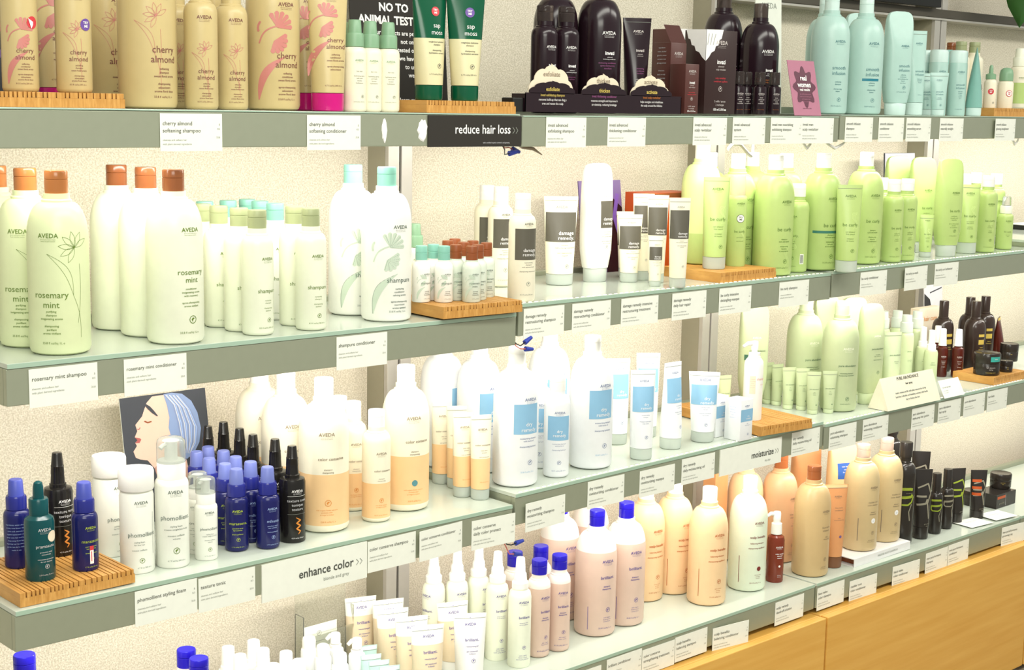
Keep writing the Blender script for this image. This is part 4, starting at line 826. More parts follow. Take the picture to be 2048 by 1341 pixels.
T['Lca'] = lambda o: litre('shampoo_bottle', 'bottle', 'tan', 'cream', _ca(1, 0, 'l'), 'brownink')
T['Lcc'] = lambda o: litre('conditioner_bottle', 'bottle', 'tan', 'cream', _ca(0, 1, 'l'), 'brownink')
T['Sca'] = lambda o: slim('shampoo_bottle', 'bottle', 'tan', 'tan', _ca(1, 0, 'slim', 'p' if 'stickerp' in o else None, False), 'brownink')
T['Scc'] = lambda o: slim('conditioner_bottle', 'bottle', 'tan', 'tan', _ca(0, 1, 'slim', 'peel', False), 'brownink')
def _tuc(p):
    flower_fill(p, 'pink', None, .8, -6, 48); p.brand(6, 188, 7, 'brownink'); p.ls(['cherry', 'almond'], 12, 116, 11, 'brownink', lead=1.0)
    p.ls(['softening', 'conditioner', 'sweet floral aroma', '', 'apres-shampooing', 'adoucissant'], 12, 94, 4, 'brownink', bold=.01); p.t('6.7 fl oz/liq 200 ml e', 8, 42, 3.6, 'brownink')
T['TUc'] = lambda o: squeeze('conditioner_tube', 'tube', .225, .035, .028, .031, 'tan', 'magenta', _tuc, 'brownink')
def _spg(p):
    p.brand(2, 86, 5, 'sagecap'); p.ls(['hair mist', '', 'hydrating spray', 'soft hold', 'brume', 'hydratante'], 2, 68, 3.2, 'shink'); p.ls(['3.4 fl oz/liq 100 ml e'], 2, 16, 2.6, 'shink'); p.emb(8, 26, 2.5, 'shink')
T['Spg'] = lambda o: sprayer('spray_bottle', 'spray bottle', 'cream', 'sagecap', 'sagecap', _spg, 'shink', .0208, .157, .099)
def _tus(p, st):
    p.brand(4, 190, 6.5, 'stwhite'); p.ls(['sap', 'moss'], 6, 131, 12, 'stwhite', lead=1.05)
    p.ls(['weightless hydration', 'shampoo', '', 'shampooing', 'hydratation aerienne'], 4, 104, 4, 'ink', bold=.01); p.emb(8, 62, 4, 'ink'); p.t('6.7 fl oz/liq 200 ml e', 2, 46, 3.6, 'ink'); sticker(p, 5, 160, st)
T['TUs'] = lambda o: squeeze('hair_cream_tube', 'tube', .225, .039, .0255, .028, 'sapcream', 'saplid', lambda p: _tus(p, 'r' if 'stickerr' in o else 'p'), 'ink', bands=[(.112, .3, 'saplid')])
# ---- dark plum family
def _lin(p):
    p.brand(14, 158, 9.5, 'stwhite'); p.t('invati', 16, 118, 10, 'stwhite', bold=.03); p.ls(['advanced', 'thickening conditioner'], 16, 112, 3.2, 'stwhite')
    p.ls(['thickening conditioner', 'apres-shampooing', 'densifiant'], 12, 100, 4.4, 'plumrose', bold=.01); p.emb(16, 34, 5, 'stwhite'); p.t('1000 ml 33.8 fl oz', 10, 22, 4, 'stwhite')
T['Lin'] = lambda o: litre('conditioner_bottle', 'bottle', 'plum', 'cleardark', _lin, 'stwhite')
def _sin(p):
    p.brand(7, 126, 7, 'stwhite'); p.t('invati', 9, 90, 8, 'stwhite', bold=.03); p.ls(['advanced', 'exfoliating shampoo'], 9, 83, 3, 'stwhite'); p.ls(['shampooing', 'exfoliant'], 9, 70, 3.4, 'plumrose')
T['Lis'] = lambda o: bottle('shampoo_bottle', 'bottle', litre_prof(.0445, .15, .02, .205, .218), 'plum', 'cleardark', cap_prof(.0165, .217, .25), lambda p: (p.brand(14, 138, 9.5, 'stwhite'), p.t('invati', 18, 96, 9, 'stwhite', bold=.03), p.ls(['advanced', 'exfoliating shampoo'], 18, 90, 3.2, 'stwhite'), p.ls(['exfoliating shampoo', 'shampooing exfoliant'], 14, 76, 4.2, 'plumorange', bold=.01)), 'stwhite')
T['Sin'] = lambda o: slim('shampoo_bottle', 'bottle', 'plum', 'cleardark', _sin, 'stwhite', capr=.0165)
def _tuin(p):
    p.brand(2, 168, 7, 'plumink'); p.t('invati', 5, 128, 8.5, 'plumink', bold=.02); p.ls(['advanced', 'conditioner'], 5, 122, 3, 'plumink'); p.ls(['thickening', 'conditioner', 'densifiant'], 5, 92, 4, 'plumrose', bold=.01); p.ls(['with densiplex', 'for thinner hair'], 5, 70, 3.4, 'plumink')
T['TUin'] = lambda o: squeeze('conditioner_tube', 'tube', .198, .031, .022, .026, 'plum', 'plum', _tuin, 'plumink', seal='plum')
def _mdk(p):
    p.brand(2, 44, 4.5, 'plumink'); p.ls(['invati', 'advanced', 'scalp', 'revitalizer'], 2, 36, 3.4, 'plumink', bold=.01); p.ls(['50 ml 1.7 fl oz'], 2, 10, 2.6, 'plumorange')
T['Mdk'] = lambda o: bottle('serum_bottle', 'bottle', [(0, 0), (.0145, 0), (.0155, .002), (.0155, .056), (.0145, .061), (.0095, .063), (.0095, .067), (0, .067)], 'plum', 'cleardark', cap_prof(.0125, .066, .094, .012), _mdk, 'plumink', seg=28)
# ---- pale aqua family
def _lsi(stripe):
    def f(p):
        p.brand(16, 166, 8.5, 'aquaink'); p.ls(['smooth', 'infusion'], 16, 104, 12, 'aquaink', lead=1.05)
        if stripe: p.patch(-10, 34, 80, 86, 'tealband')
        p.ls(['softening', 'shampoo', '', 'shampooing', 'lissant'], 14, 74, 4.4, 'aquaink', bold=.01); p.emb(18, 34, 4.5, 'aquaink'); p.t(VOL, 12, 18, 4, 'aquaink')
    return f
T['Lsi'] = lambda o: litre('shampoo_bottle', 'bottle', 'aqua', 'aquacap', _lsi(0), 'aquaink')
T['Lsb2'] = lambda o: litre('conditioner_bottle', 'bottle', 'aqua', 'aquacap', _lsi(1), 'aquaink')
def _tosi(p):
    p.brand(6, 168, 7, 'aquaink'); p.ls(['smooth', 'infusion'], 6, 118, 10, 'aquaink', lead=1.05); p.ls(['softening', 'conditioner', 'apres-shampooing', 'lissant', 'soin doux'], 4, 98, 4, 'aquaink'); p.emb(8, 68, 4); p.t('6.7 fl oz/liq 200 ml', 2, 56, 3.6)
T['TOsi'] = lambda o: tottle('conditioner_bottle', 'bottle', 'aqua', 'aquacap', _tosi, 'aquaink')
def _tusi(p):
    p.brand(2, 178, 6); p.ls(['smooth', 'infusion'], 2, 108, 8, lead=1.05); p.ls(['style-prep', 'smoother', 'lissant'], 2, 90, 3.6); p.t('3.4 fl oz', 2, 50, 3.2)
T['TUsi'] = lambda o: squeeze('smoothing_tube', 'tube', .212, .026, .022, .032, 'aqua', 'aquacap', _tusi, 'aquaink', seal='aqua')
def _can(p): p.brand(6, 112, 6); p.ls(['smooth', 'infusion'], 6, 78, 8, lead=1.05); p.ls(['naturally', 'straight', 'lissage', 'naturel', 'soin'], 6, 62, 3.6); p.t('5 fl oz/liq 150 ml', 4, 16, 3)
T['Can'] = lambda o: bottle('spray_can', 'spray can', [(0, 0), (.0235, 0), (.0245, .003), (.0245, .132), (.0235, .138), (.02, .139), (0, .139)], 'aqua', 'aquacap', [(0, .138), (.0238, .138), (.0238, .164), (.022, .169), (.016, .171), (0, .171)], _can, 'aquaink', seg=32)
def _tusm(p): p.brand(0, 88, 4.6); p.ls(['smooth', 'infusion'], 1, 58, 6, lead=1.05); p.ls(['glossing', 'straightener'], 1, 44, 2.8); p.emb(5, 26, 2.4)
T['TUsm'] = lambda o: squeeze('glossing_tube', 'tube', .108, .0235, .0165, .016, 'aqua', 'aquacap', _tusm, 'aquaink', seal='aqua')
T['TUtl'] = lambda o: squeeze('hair_cream_tube', 'tube', .178, .032, .0205, .022, 'tealtube', 'aquacap', lambda p: p.barcode(-10, 66, 14, 20), 'aquaink')
T['TUtl2'] = lambda o: squeeze('hair_cream_tube', 'tube', .182, .024, .02, .022, 'tealtube', 'aquacap', None, seal='tealtube')
T['Sol'] = lambda o: slim('hair_oil_bottle', 'bottle', 'cream', 'browncap' if 'brown' in o else 'olivecap', None, 'ink')
def _drp(p): p.disc(0, 44, 8, 'redst'); p.ls(['TRY', 'ME'], 0, 45, 4.4, 'stwhite', lead=1.0, bold=.02, lift=.001); p.emb(8, 14, 2.6)
T['Drp'] = lambda o: bottle('dropper_bottle', 'dropper bottle', [(0, 0), (.0155, 0), (.0165, .003), (.0165, .068), (.015, .073), (.0125, .075), (.0125, .078), (0, .078)], 'cream', 'sagecap', [(0, .077), (.0135, .077), (.0135, .09), (.006, .093), (.0055, .104), (.0045, .112), (.0025, .115), (0, .115)], _drp, 'ink', seg=28, cname='dropper')
T['Drq'] = lambda o: bottle('pump_bottle', 'pump bottle', [(0, 0), (.02, 0), (.021, .003), (.021, .066), (.019, .071), (.0165, .073), (.0165, .075), (0, .075)], 'cream', 'sagecap', [(0, .074), (.0185, .074), (.0185, .092), (.016, .103), (.009, .109), (0, .11)], lambda p: (p.disc(-4, 40, 9, 'redst'), p.disc(-4, 40, 7.4, 'stwhite', lift=.0009), p.ls(['TRY', 'ME'], -4, 41, 4.4, 'redst', lead=1.0, bold=.02, lift=.0012)), 'ink', seg=28, cname='pump_cap')
T['Lgl'] = lambda o: sprayer('spray_bottle', 'spray bottle', 'cream', 'limewhite', 'limewhite', lambda p: (p.patch(-20, 30, 14, 72, 'limebody'), p.brand(4, 84, 5)), 'limeink', .024, .168, .106)
# ---- mint family
def _lrm(p):
    flower_line(p, 'mintink', 1.12, 8, 22, .45); p.brand(-12, 178, 9.5, 'mintink'); p.ls(['rosemary', 'mint'], -10, 88, 13.5, 'mintink', lead=1.1)
    p.ls(['purifying', 'shampoo', 'invigorating aroma', '', 'shampooing', 'purifiant', 'arome vivifiant'], -10, 66, 4.4, 'mintink', bold=.01); p.t(VOL, -8, 18, 4.8, 'mintink')
T['Lrm'] = lambda o: litre('shampoo_bottle', 'bottle', 'mintbody', 'ambercap', _lrm, 'mintink')
def _lrc(p):
    p.brand(16, 180, 9.5, 'mintink'); p.ls(['rosemary', 'mint'], 17, 112, 12.5, 'mintink', lead=1.0); p.ls(['conditioner', 'invigorating aroma', 'with rosemary', '', 'apres-shampooing', 'arome vivifiant'], 16, 88, 4.4, 'mintink', bold=.01); p.emb(18, 40, 6, 'mintink'); p.t(VOL, 12, 18, 4.8, 'mintink')
T['Lrc'] = lambda o: litre('conditioner_bottle', 'bottle', 'mintbody2', 'browncap', _lrc, 'mintink')
def _ss(p): p.brand(8, 126, 7, 'mintink'); p.t('shampure', 8, 72, 9.5, 'mintink'); p.ls(['nurturing', 'shampoo', '', 'shampooing', 'apaisant'], 8, 58, 3.4, 'mintink'); p.emb(10, 26, 3.6, 'mintink'); p.t(VOLS, 6, 12, 3.6, 'mintink')
T['Sso'] = lambda o: slim('shampoo_bottle', 'bottle', 'mintbody2', 'olivecap', _ss, 'mintink')
T['Sst'] = lambda o: slim('conditioner_bottle', 'bottle', 'shwhite', 'tealcap', _ss, 'shink')
def _lsh(p):
    flower_fill(p, 'shleaf', 'shink', .95, -2, 2); p.brand(18, 168, 9, 'shink'); p.t('shampure', 16, 72, 12.5, 'shink'); p.ls(['nurturing', 'conditioner', 'calming aroma', '', 'apres-shampooing', 'nourrissant', 'arome apaisant'], 16, 59, 4.6, 'shink', bold=.01); p.t(VOL, 12, 18, 4.8, 'shink')
T['Lsh'] = lambda o: litre('conditioner_bottle', 'bottle', 'shwhite', 'tealcap', _lsh, 'shink')
MP = [(0, 0), (.0162, 0), (.0175, .002), (.0175, .062), (.0165, .069), (.013, .074), (.0115, .075), (.0115, .078), (0, .078)]
def _mit(t):
    def f(p): flower_fill(p, 'shleaf', None, .3, -4, 2); p.brand(5, 51, 4, 'shink'); p.ls(t, 4, 34, 5.6, 'shink', lead=1.0); p.ls(['nurturing', 'shampoo', 'shampooing'], 5, 20, 2.6, 'ink', bold=.01); p.t('1.7 fl oz 50 ml', 5, 6, 2.4, 'ink')
    return f
T['MiT'] = lambda o: bottle('mini_bottle', 'bottle', MP, 'shwhite', 'tealcap', cap_prof(.0112, .078, .104, groove=.5), _mit(['shampure']), 'shink', seg=28)
T['MiB'] = lambda o: bottle('mini_bottle', 'bottle', MP, 'minigrey', 'browncapd', cap_prof(.0112, .078, .104, groove=.5), _mit(['rosemary', 'mint']), 'shink', seg=28)
# ---- dark label band family
def _sdm(p): p.patch(-20, 30, 82, 142, 'darkband', nx=14); p.brand(8, 149, 6, 'ink'); p.ls(['damage', 'remedy.'], 10, 98, 9, 'stwhite', lead=.95, lift=.0009); p.ls(['restructuring', 'shampoo', 'with quinoa protein', '', 'shampooing restructurant'], 8, 76, 3.4, 'ink'); p.emb(8, 36, 4, 'greyink'); p.t(VOLS, 6, 14, 3.4, 'greyink')
T['Sdm'] = lambda o: slim('shampoo_bottle', 'bottle', 'cream', 'white', _sdm, 'ink')
def _tud(H, z0, z1, w, s):
    def f(p): p.patch(-w, w, z0, z1, 'darkband', nx=14); p.brand(2, z1 + 8 * s, 8 * s, 'greyink'); p.ls(['damage', 'remedy.'], w * .3, z0 + 15 * s, 11 * s, 'stwhite', lead=.95, lift=.0009); p.ls(['intensive', 'restructuring treatment', '', 'soin restructurant', 'intensif'], w * .2, z0 - 8 * s, 4.4 * s, 'ink'); p.emb(w * .35, z0 * .4 + 4, 4 * s, 'greyink')
    return f
T['TUd'] = lambda o: squeeze('treatment_tube', 'tube', .187, .037, .029, .024, 'cream', 'frost', _tud(.187, 92, 154, 34, 1.0), 'ink', seal='cream')
T['TUd2'] = lambda o: squeeze('treatment_tube', 'tube', .147, .0275, .0195, .021, 'cream', 'frost', _tud(.147, 72, 122, 24.5, .72), 'ink', seal='cream')
T['TUd3'] = lambda o: squeeze('treatment_tube', 'tube', .190, .0235, .0175, .021, 'cream', 'frost', _tud(.19, 104, 164, 20.5, .62), 'ink', seal='cream')
T['TUd4'] = lambda o: squeeze('treatment_tube', 'tube', .106, .016, .0125, .012, 'cream', 'frost', _tud(.106, 56, 84, 13.5, .42), 'ink', seal='cream')
def _tod(p): p.patch(-6, 33, 118, 176, 'darkband', nx=10); p.brand(14, 184, 7, 'greyink'); p.ls(['damage', 'remedy.'], 16, 134, 10, 'stwhite', lead=.95, lift=.0009); p.ls(['restructuring', 'conditioner', 'with quinoa protein', '', 'apres-shampooing', 'restructurant'], 12, 108, 4, 'ink'); p.emb(12, 76, 4, 'greyink')
T['TOd'] = lambda o: tottle('conditioner_bottle', 'bottle', 'white', 'frost', _tod, 'ink')
# ---- lime family
def _wave(p, x, z, k):
    for i in range(4): p.rib([(x + i * 3 * k + 5 * k * math.sin(t * .55 + i * .2), z + t * 4.4 * k) for t in range(12)], .7, 'limelight')
def _lbc(stripe=False):
    def f(p):
        _wave(p, 18, 22, 1.0); p.brand(18, 168, 8.5, 'limeink'); p.t('be curly.', 16, 104, 12, 'limeink')
        if stripe: p.patch(-30, 50, 89, 95, 'limeband', nx=24)
        p.ls(['shampoo', 'curls and waves', '', 'shampooing', 'boucles', 'et ondulations'], 14, 84, 4.4, 'limeink', bold=.01); p.emb(18, 34, 4.8, 'limeink'); p.t(VOL, 12, 18, 4.4, 'limeink')
    return f
T['Lbc'] = lambda o: litre('shampoo_bottle', 'bottle', 'limebody', 'white', _lbc(), 'limeink')
T['Lbt'] = lambda o: litre('conditioner_bottle', 'bottle', 'limebody', 'white', _lbc(True), 'limeink')
T['Lbp'] = lambda o: bottle('shampoo_bottle', 'bottle', litre_prof(), 'limebody', 'white', LC(), _lbc(), 'limeink', extra=[('pump_spout', pump_spout('white', .276), [])])
def _lbw(p): p.patch(-36, 36, 46, 150, 'palegrey', nx=20, lift=.0004); p.ls(['directions for use', 'apply to wet hair', 'massage and rinse well', '', 'mode d\'emploi', 'appliquer et rincer'], 0, 132, 5, 'greyink')
T['Lbw'] = lambda o: litre('shampoo_bottle', 'bottle', 'limelight', 'white', _lbw, 'limeink', bands=[(-1, .072, 'limebody')])
def pump_spout(m, z):
    b = MB(); b.lathe([(0, z), (.004, z), (.004, z + .018), (.009, z + .019), (.009, z + .027), (.007, z + .029), (0, z + .029)], m, 20)
    b.tube([(0, 0, z + .024), (-.014, -.006, z + .026), (-.026, -.011, z + .024), (-.031, -.013, z + .016)], [.006, .005, .0045, .0035], m); return b.build('pump_spout')
def _tub(H, s):
    def f(p): p.brand(2, H * .86, 8 * s, 'limeink'); p.t('be curly.', 3, H * .53, 11 * s, 'limeink'); p.ls(['curl enhancer', 'frizz control', '', 'activateur', 'de boucles'], 3, H * .46, 4.2 * s, 'limeink'); p.emb(9 * s, H * .25, 4 * s, 'limeink'); _wave(p, 10 * s, H * .5, .8 * s)
    return f
T['TUb'] = lambda o: squeeze('curl_cream_tube', 'tube', .205, .030, .0255, .028, 'limebody', 'frost', _tub(205, 1.0), 'limeink', seal='limebody')
T['TUb3'] = lambda o: squeeze('curl_cream_tube', 'tube', .185, .029, .026, .03, 'limebody', 'frost', _tub(185, .9), 'limeink', seal='limebody')
T['TUb2'] = lambda o: squeeze('curl_cream_tube', 'tube', .110, .0185, .0155, .014, 'limebody', 'frost', _tub(110, .5), 'limeink', seal='limebody')
def _stm(p): p.brand(4, 142, 6, 'limeink'); p.disc(4, 110, 9.5, 'ink'); p.disc(4, 110, 8.4, 'stwhite', lift=.0009); p.ls(['TRY', 'ME'], 4, 111, 5, 'ink', lead=1.0, bold=.02, lift=.0012); p.t('be curly.', 4, 78, 8, 'limeink'); p.ls(['curl control', '', 'soin boucles'], 4, 66, 3.4, 'limeink'); _wave(p, 8, 60, .6)
T['Stm'] = lambda o: bottle('spray_can', 'spray can', [(0, 0), (.021, 0), (.022, .003), (.022, .152), (.021, .158), (.017, .162), (.0145, .163), (0, .163)], 'limebody', 'clearpink', cap_prof(.017, .162, .207, .0165), _stm, 'limeink', seg=32)
def _sbc(p): p.brand(8, 130, 6, 'limeink'); p.t('be curly.', 8, 84, 8.5, 'limeink'); p.ls(['style-prep', 'curl cream', '', 'creme', 'boucles'], 8, 72, 3.6, 'limeink'); p.emb(10, 34, 3.6, 'limeink'); p.t(VOLS, 6, 14, 3.2, 'limeink'); p.barcode(28, 20, 10, 24); _wave(p, 10, 56, .6)
T['Sbc'] = lambda o: slim('curl_cream_bottle', 'bottle', 'limebody', 'white', _sbc, 'limeink', capr=.0165)
def _tob(p): p.brand(6, 166, 7); p.t('be curly.', 6, 118, 9.5); p.ls(['conditioner', 'detangles curls', 'intensifies', '', 'apres-shampooing', 'boucles', 'et ondulations'], 4, 106, 4); p.emb(8, 68, 4); p.t('6.7 fl oz 200 ml', 4, 54, 3.4); _wave(p, 18, 60, .8)
T['TOb'] = lambda o: tottle('conditioner_bottle', 'bottle', 'limebody', 'frost', _tob, 'limeink')
T['Spr'] = lambda o: sprayer('spray_bottle', 'spray bottle', 'limebody', 'limewhite', 'clear', lambda p: (p.brand(2, 78, 5), p.t('be curly.', 2, 48, 6.5), p.ls(['hair spray', 'laque'], 2, 40, 3)), 'limeink', .021, .147, .088)
# ---- blue, black and teal bottles
def _bma(name, c, st):
    def f(p):
        p.brand(4, 70, 5.6, c); p.t(name, 5, 48, 7.2, c); p.ls(['pure-fume spray', 'hair and body', '', 'brume parfumee'], 4, 41, 2.8, c, bold=.01); p.emb(5, 22, 3, c); p.t('1.7 fl oz/liq 50 ml e', 4, 8, 2.8, c)
        if st:
            p.patch(1, 7, 14, 42, 'stwhite', lift=.001); p.patch(1, 7, 36, 43, 'redst', lift=.0012); p.patch(3, 4.2, 18, 34, 'redst', lift=.0012)
    return f
T['Bma'] = lambda o: sprayer('hair_mist_bottle', 'spray bottle', 'blue', 'bluecap', 'bluepump' if 'sticker' in o else 'bluetrans', _bma('marassona.', 'limetext', 'sticker' in o), 'limetext')
T['Bmi'] = lambda o: sprayer('hair_mist_bottle', 'spray bottle', 'blue', 'bluecap', 'bluetrans', _bma('mihussa', 'paleblue', 0), 'paleblue')
T['Bsb'] = lambda o: sprayer('hair_mist_bottle', 'spray bottle', 'blue', 'bluecap', 'bluepump', lambda p: p.ls(['ingredients: water, alcohol,', 'aroma, rose flower water,', 'citric acid, extracts of', 'organic leaves and roots', 'spray onto hair and body', 'keep away from heat', 'vaporiser sur les cheveux', 'garder loin de la chaleur', 'made in usa'], 0, 72, 3.0, 'paleblue', lead=1.7), 'paleblue')
def _dte(p): p.brand(3, 80, 6.4, 'palegrey'); p.disc(16, 70, 9, 'beige'); p.t('pramasana.', 4, 54, 7, 'palegrey'); p.ls(['protective scalp', 'concentrate', '', 'concentre protecteur', 'du cuir chevelu'], 4, 46, 3.0, 'palegrey', bold=.01); p.emb(5, 24, 3.2, 'palegrey'); p.t('2.5 fl oz/liq 75 ml e', 4, 10, 3, 'palegrey')
T['Dte'] = lambda o: bottle('dropper_bottle', 'dropper bottle', [(0, 0), (.0215, 0), (.0228, .003), (.0228, .091), (.0215, .097), (.016, .101), (.0145, .102), (.0145, .106), (0, .106)], 'teal', 'teal', [(0, .104), (.0148, .104), (.0148, .126), (.0135, .128), (0, .128)], _dte, 'palegrey', seg=32, cname='collar',
    extra=[('dropper_bulb', lathe_mesh('dropper_bulb', [(0, .127), (.0085, .127), (.0082, .134), (.0078, .146), (.0065, .152), (.003, .1545), (0, .155)], 'tealbulb', 24), [])])
def _blk(p):
    p.brand(4, 91, 6.6, 'stwhite'); p.b.ribbon(p.s, [(x * mm, .084) for x in range(-14, 25, 3)], .0005, 'stwhite')
    p.ls(['texture tonic', 'tonique', 'texture'], 4, 74, 7, 'palegrey', lead=1.1); p.b.ribbon(p.s, [(x * mm, .052) for x in range(-14, 25, 3)], .0004, 'greyink')
    p.rib([(1, 46), (9, 41), (2, 36), (9, 31), (2, 26), (9, 21), (5, 16)], [1, 3, 3, 3.4, 3, 3, 1], 'orange'); p.t('4.2 fl oz/liq 125 ml', 4, 8, 3, 'stwhite')
T['Blk'] = lambda o: ('texture_spray_bottle', 'spray bottle', bottle('b', 'x', [(0, 0), (.0225, 0), (.0232, .002), (.0232, .106), (.0215, .112), (.014, .114), (0, .114)], 'black', 'black', [(0, .113), (.0135, .113), (.0135, .119), (.0115, .12), (.0105, .134), (.0105, .136), (0, .136)], _blk, 'stwhite', seg=32, cname='collar')[2]
    + [('nozzle', lathe_mesh('nozzle', [(0, .135), (.0108, .135), (.0102, .147), (.0106, .148), (.0097, .150), (.0080, .168), (.0072, .170), (0, .170)], 'black', 20), [])])
# ---- white family of the third shelf
def _jar(p): p.brand(2, 116, 7, 'shink'); p.t('phomollient.', 4, 62, 10, 'shink'); p.ls(['styling foam', 'for fine hair', '', 'mousse coiffante'], -2, 52, 3.6, 'shink'); p.emb(2, 22, 4, 'mintink'); p.t('6.7 fl oz 200 ml e', 6, 9, 3.4, 'shink'); p.b.ribbon(p.s, [(.024, .03), (.024, .10)], .0006, 'shink')
T['Jar'] = lambda o: bottle('styling_bottle', 'bottle', [(0, 0), (.0265, 0), (.0275, .003), (.0275, .126), (.026, .132), (.023, .134), (.023, .138), (0, .138)], 'bwhite', 'white', [(0, .136), (.0275, .136), (.0285, .138), (.0285, .166), (.027, .170), (0, .171)], _jar, 'shink', cname='screw_lid')
def foamer(H, RR, zsh, prints, s):
    pr = [(0, 0), (RR * .94, 0), (RR, .003), (RR, zsh), (RR * .96, zsh + .006 * s), (RR * .82, zsh + .011 * s), (0, zsh + .011 * s)]
    z = zsh + .011 * s; b = MB(); b.lathe(pr, 'bwhite', 36)
    prints(Print(b, round_surf(pr), 'shink'))
    c = MB(); c.lathe([(0, z), (RR * .84, z), (RR * .84, z + .026 * s), (RR * .78, z + .03 * s), (0, z + .03 * s)], 'white', 32)
    p_ = MB(); h = z + .03 * s; p_.lathe([(0, h), (RR * .38, h), (RR * .38, h + .03 * s), (RR * .5, h + .031 * s), (RR * .5, H - .006), (0, H - .006)], 'white', 24)
    p_.tube([(0, 0, H - .012 * s), (-RR * .5, -RR * .2, H - .013 * s), (-RR * .68, -RR * .28, H - .017 * s)], .004 * s, 'white')
    d = MB(); seg = 32
    rg = [(RR * .86, z + .027 * s), (RR * .86, H - .012 * s), (RR * .8, H - .005 * s), (RR * .62, H - .001), (.0005, H)]
    inn = [(r - .0008, zz - .0006) for r, zz in rg[::-1]]
    d.lathe(rg + inn, 'clear', seg)
    return [('body', b.build('body'), []), ('collar', c.build('collar'), []), ('pump', p_.build('pump'), []), ('dome_cap', d.build('dome_cap'), [])]
def _fol(s):
    def f(p): p.brand(2 * s, 126 * s, 8 * s, 'shink'); p.t('phomollient.', 2 * s, 82 * s, 10.5 * s, 'shink'); p.ls(['styling foam', 'creates weightless body', '', 'mousse coiffante', 'volume'], 2 * s, 70 * s, 4.2 * s, 'shink'); p.emb(2 * s, 30 * s, 5 * s, 'mintink'); p.t('6.7 fl oz/liq 200 ml e', 2 * s, 12 * s, 3.6 * s, 'shink')
    return f
T['FoL'] = lambda o: ('foam_bottle', 'bottle', foamer(.216, .0275, .137, _fol(1), 1.0))
T['FoS'] = lambda o: ('foam_bottle', 'bottle', foamer(.141, .0192, .088, _fol(.64), .66))
# ---- cream and peach family
def _lco(td):
    def f(p):
        p.brand(4, 178, 9, 'codark'); p.t('color conserve', 12, 134, 8, 'codark', bold=.01); p.ls(['shampoo', 'shampooing'], 6, 116, 4.2, 'codark', bold=.012); p.emb(6, 56, 5.5, 'tealdot' if td else 'orange')
        if td: p.disc(6, 56, 6, 'tealdot'); p.emb(6, 56, 3, 'stwhite')
        p.ls(['with organic flower extracts', 'protects color', 'protege la couleur'], 4, 42, 3.4, 'orange'); p.t(VOL, 6, 20, 4, 'orange')
    return f
T['Lco'] = lambda o: litre('shampoo_bottle', 'bottle', 'cream', 'white', _lco('tdot' in o), 'codark', bands=[(.014, .108, 'peach')])
def _sco(p): p.brand(4, 128, 6.4, 'codark'); p.t('color conserve', 7, 96, 5.6, 'codark', bold=.01); p.ls(['shampoo', 'shampooing'], 4, 82, 3.2, 'codark'); p.emb(4, 42, 4, 'orange'); p.ls(['with flower extracts', 'protege la couleur'], 4, 32, 2.8, 'orange'); p.t(VOLS, 4, 13, 3.2, 'orange')
T['Sco'] = lambda o: slim('shampoo_bottle', 'bottle', 'cream', 'white', _sco, 'codark', bands=[(.008, .074, 'peach')])
def _tuco(p): p.brand(2, 138, 6, 'codark'); p.t('color conserve', 2, 108, 5.2, 'codark', bold=.01); p.ls(['daily color', 'protect', '', 'soin protecteur'], 4, 98, 3.4, 'codark'); p.ls(['100 ml 3.4 fl oz'], 3, 36, 3, 'orange')
T['TUco'] = lambda o: squeeze('leave_in_tube', 'tube', .168, .0215, .0185, .022, 'cream', 'frost', _tuco, 'codark', bands=[(.02, .083, 'peach')], seal='cream')
# ---- white and blue family
def _ldr(p): p.patch(-18, 38, 108, 168, 'drblue', nx=16); p.brand(18, 174, 9, 'drink'); p.ls(['dry', 'remedy'], 14, 124, 11, 'stwhite', lead=1.0, lift=.0009); p.ls(['moisturizing shampoo', 'with buriti oil', '', 'shampooing hydratant'], 14, 98, 4.4, 'drink', bold=.01); p.emb(18, 50, 5, 'drink'); p.t(VOL, 12, 30, 4.4, 'drblue')
T['Ldr'] = lambda o: litre('shampoo_bottle', 'bottle', 'drwhite', 'white', _ldr, 'drink')
def _sdr(p): p.patch(-24, 26, 78, 128, 'drblue', nx=16); p.brand(2, 133, 7, 'drink'); p.ls(['dry', 'remedy'], 2, 94, 9, 'stwhite', lead=.95, lift=.0009); p.ls(['moisturizing shampoo', 'with buriti oil', '', 'shampooing hydratant'], 2, 70, 3.4, 'drink'); p.emb(2, 32, 4, 'drink'); p.t(VOLS, 2, 14, 3.6, 'drink')
T['Sdr'] = lambda o: slim('shampoo_bottle', 'bottle', 'drwhite', 'white', _sdr, 'drink', capr=.0165)
def _tudr(H, s):
    def f(p): p.patch(-23 * s, 23 * s, H * .54, H * .82, 'drblue', nx=14); p.brand(2, H * .87, 6.4 * s, 'drink'); p.ls(['dry', 'remedy'], 6 * s, H * .61, 8 * s, 'stwhite', lead=.95, lift=.0009); p.ls(['moisturizing', 'masque', '', 'masque hydratant', 'avec huile'], 4, H * .5, 3.6, 'drink'); p.emb(6, H * .26, 3.4, 'drink')
    return f
T['TUdr'] = lambda o: squeeze('conditioner_tube', 'tube', .192, .0275, .024, .025, 'drwhite', 'frost', _tudr(192, 1.0), 'drink', seal='drwhite')
T['TUdr2'] = lambda o: squeeze('masque_tube', 'tube', .158, .0355, .026, .024, 'drwhite', 'frost', _tudr(158, 1.25), 'drink', seal='drwhite')
def _pum(p): p.ls(['shampure'], 12, 96, 8, 'pumppink'); p.patch(-20, -6, 64, 106, 'beige'); p.ls(['composition', 'hand and body', 'cleanser', 'softens skin', 'with aroma'], -13, 98, 2.2, 'pumppink', lead=2.2, lift=.0009); p.t('8.5 fl oz', 12, 84, 3.4, 'pumppink')
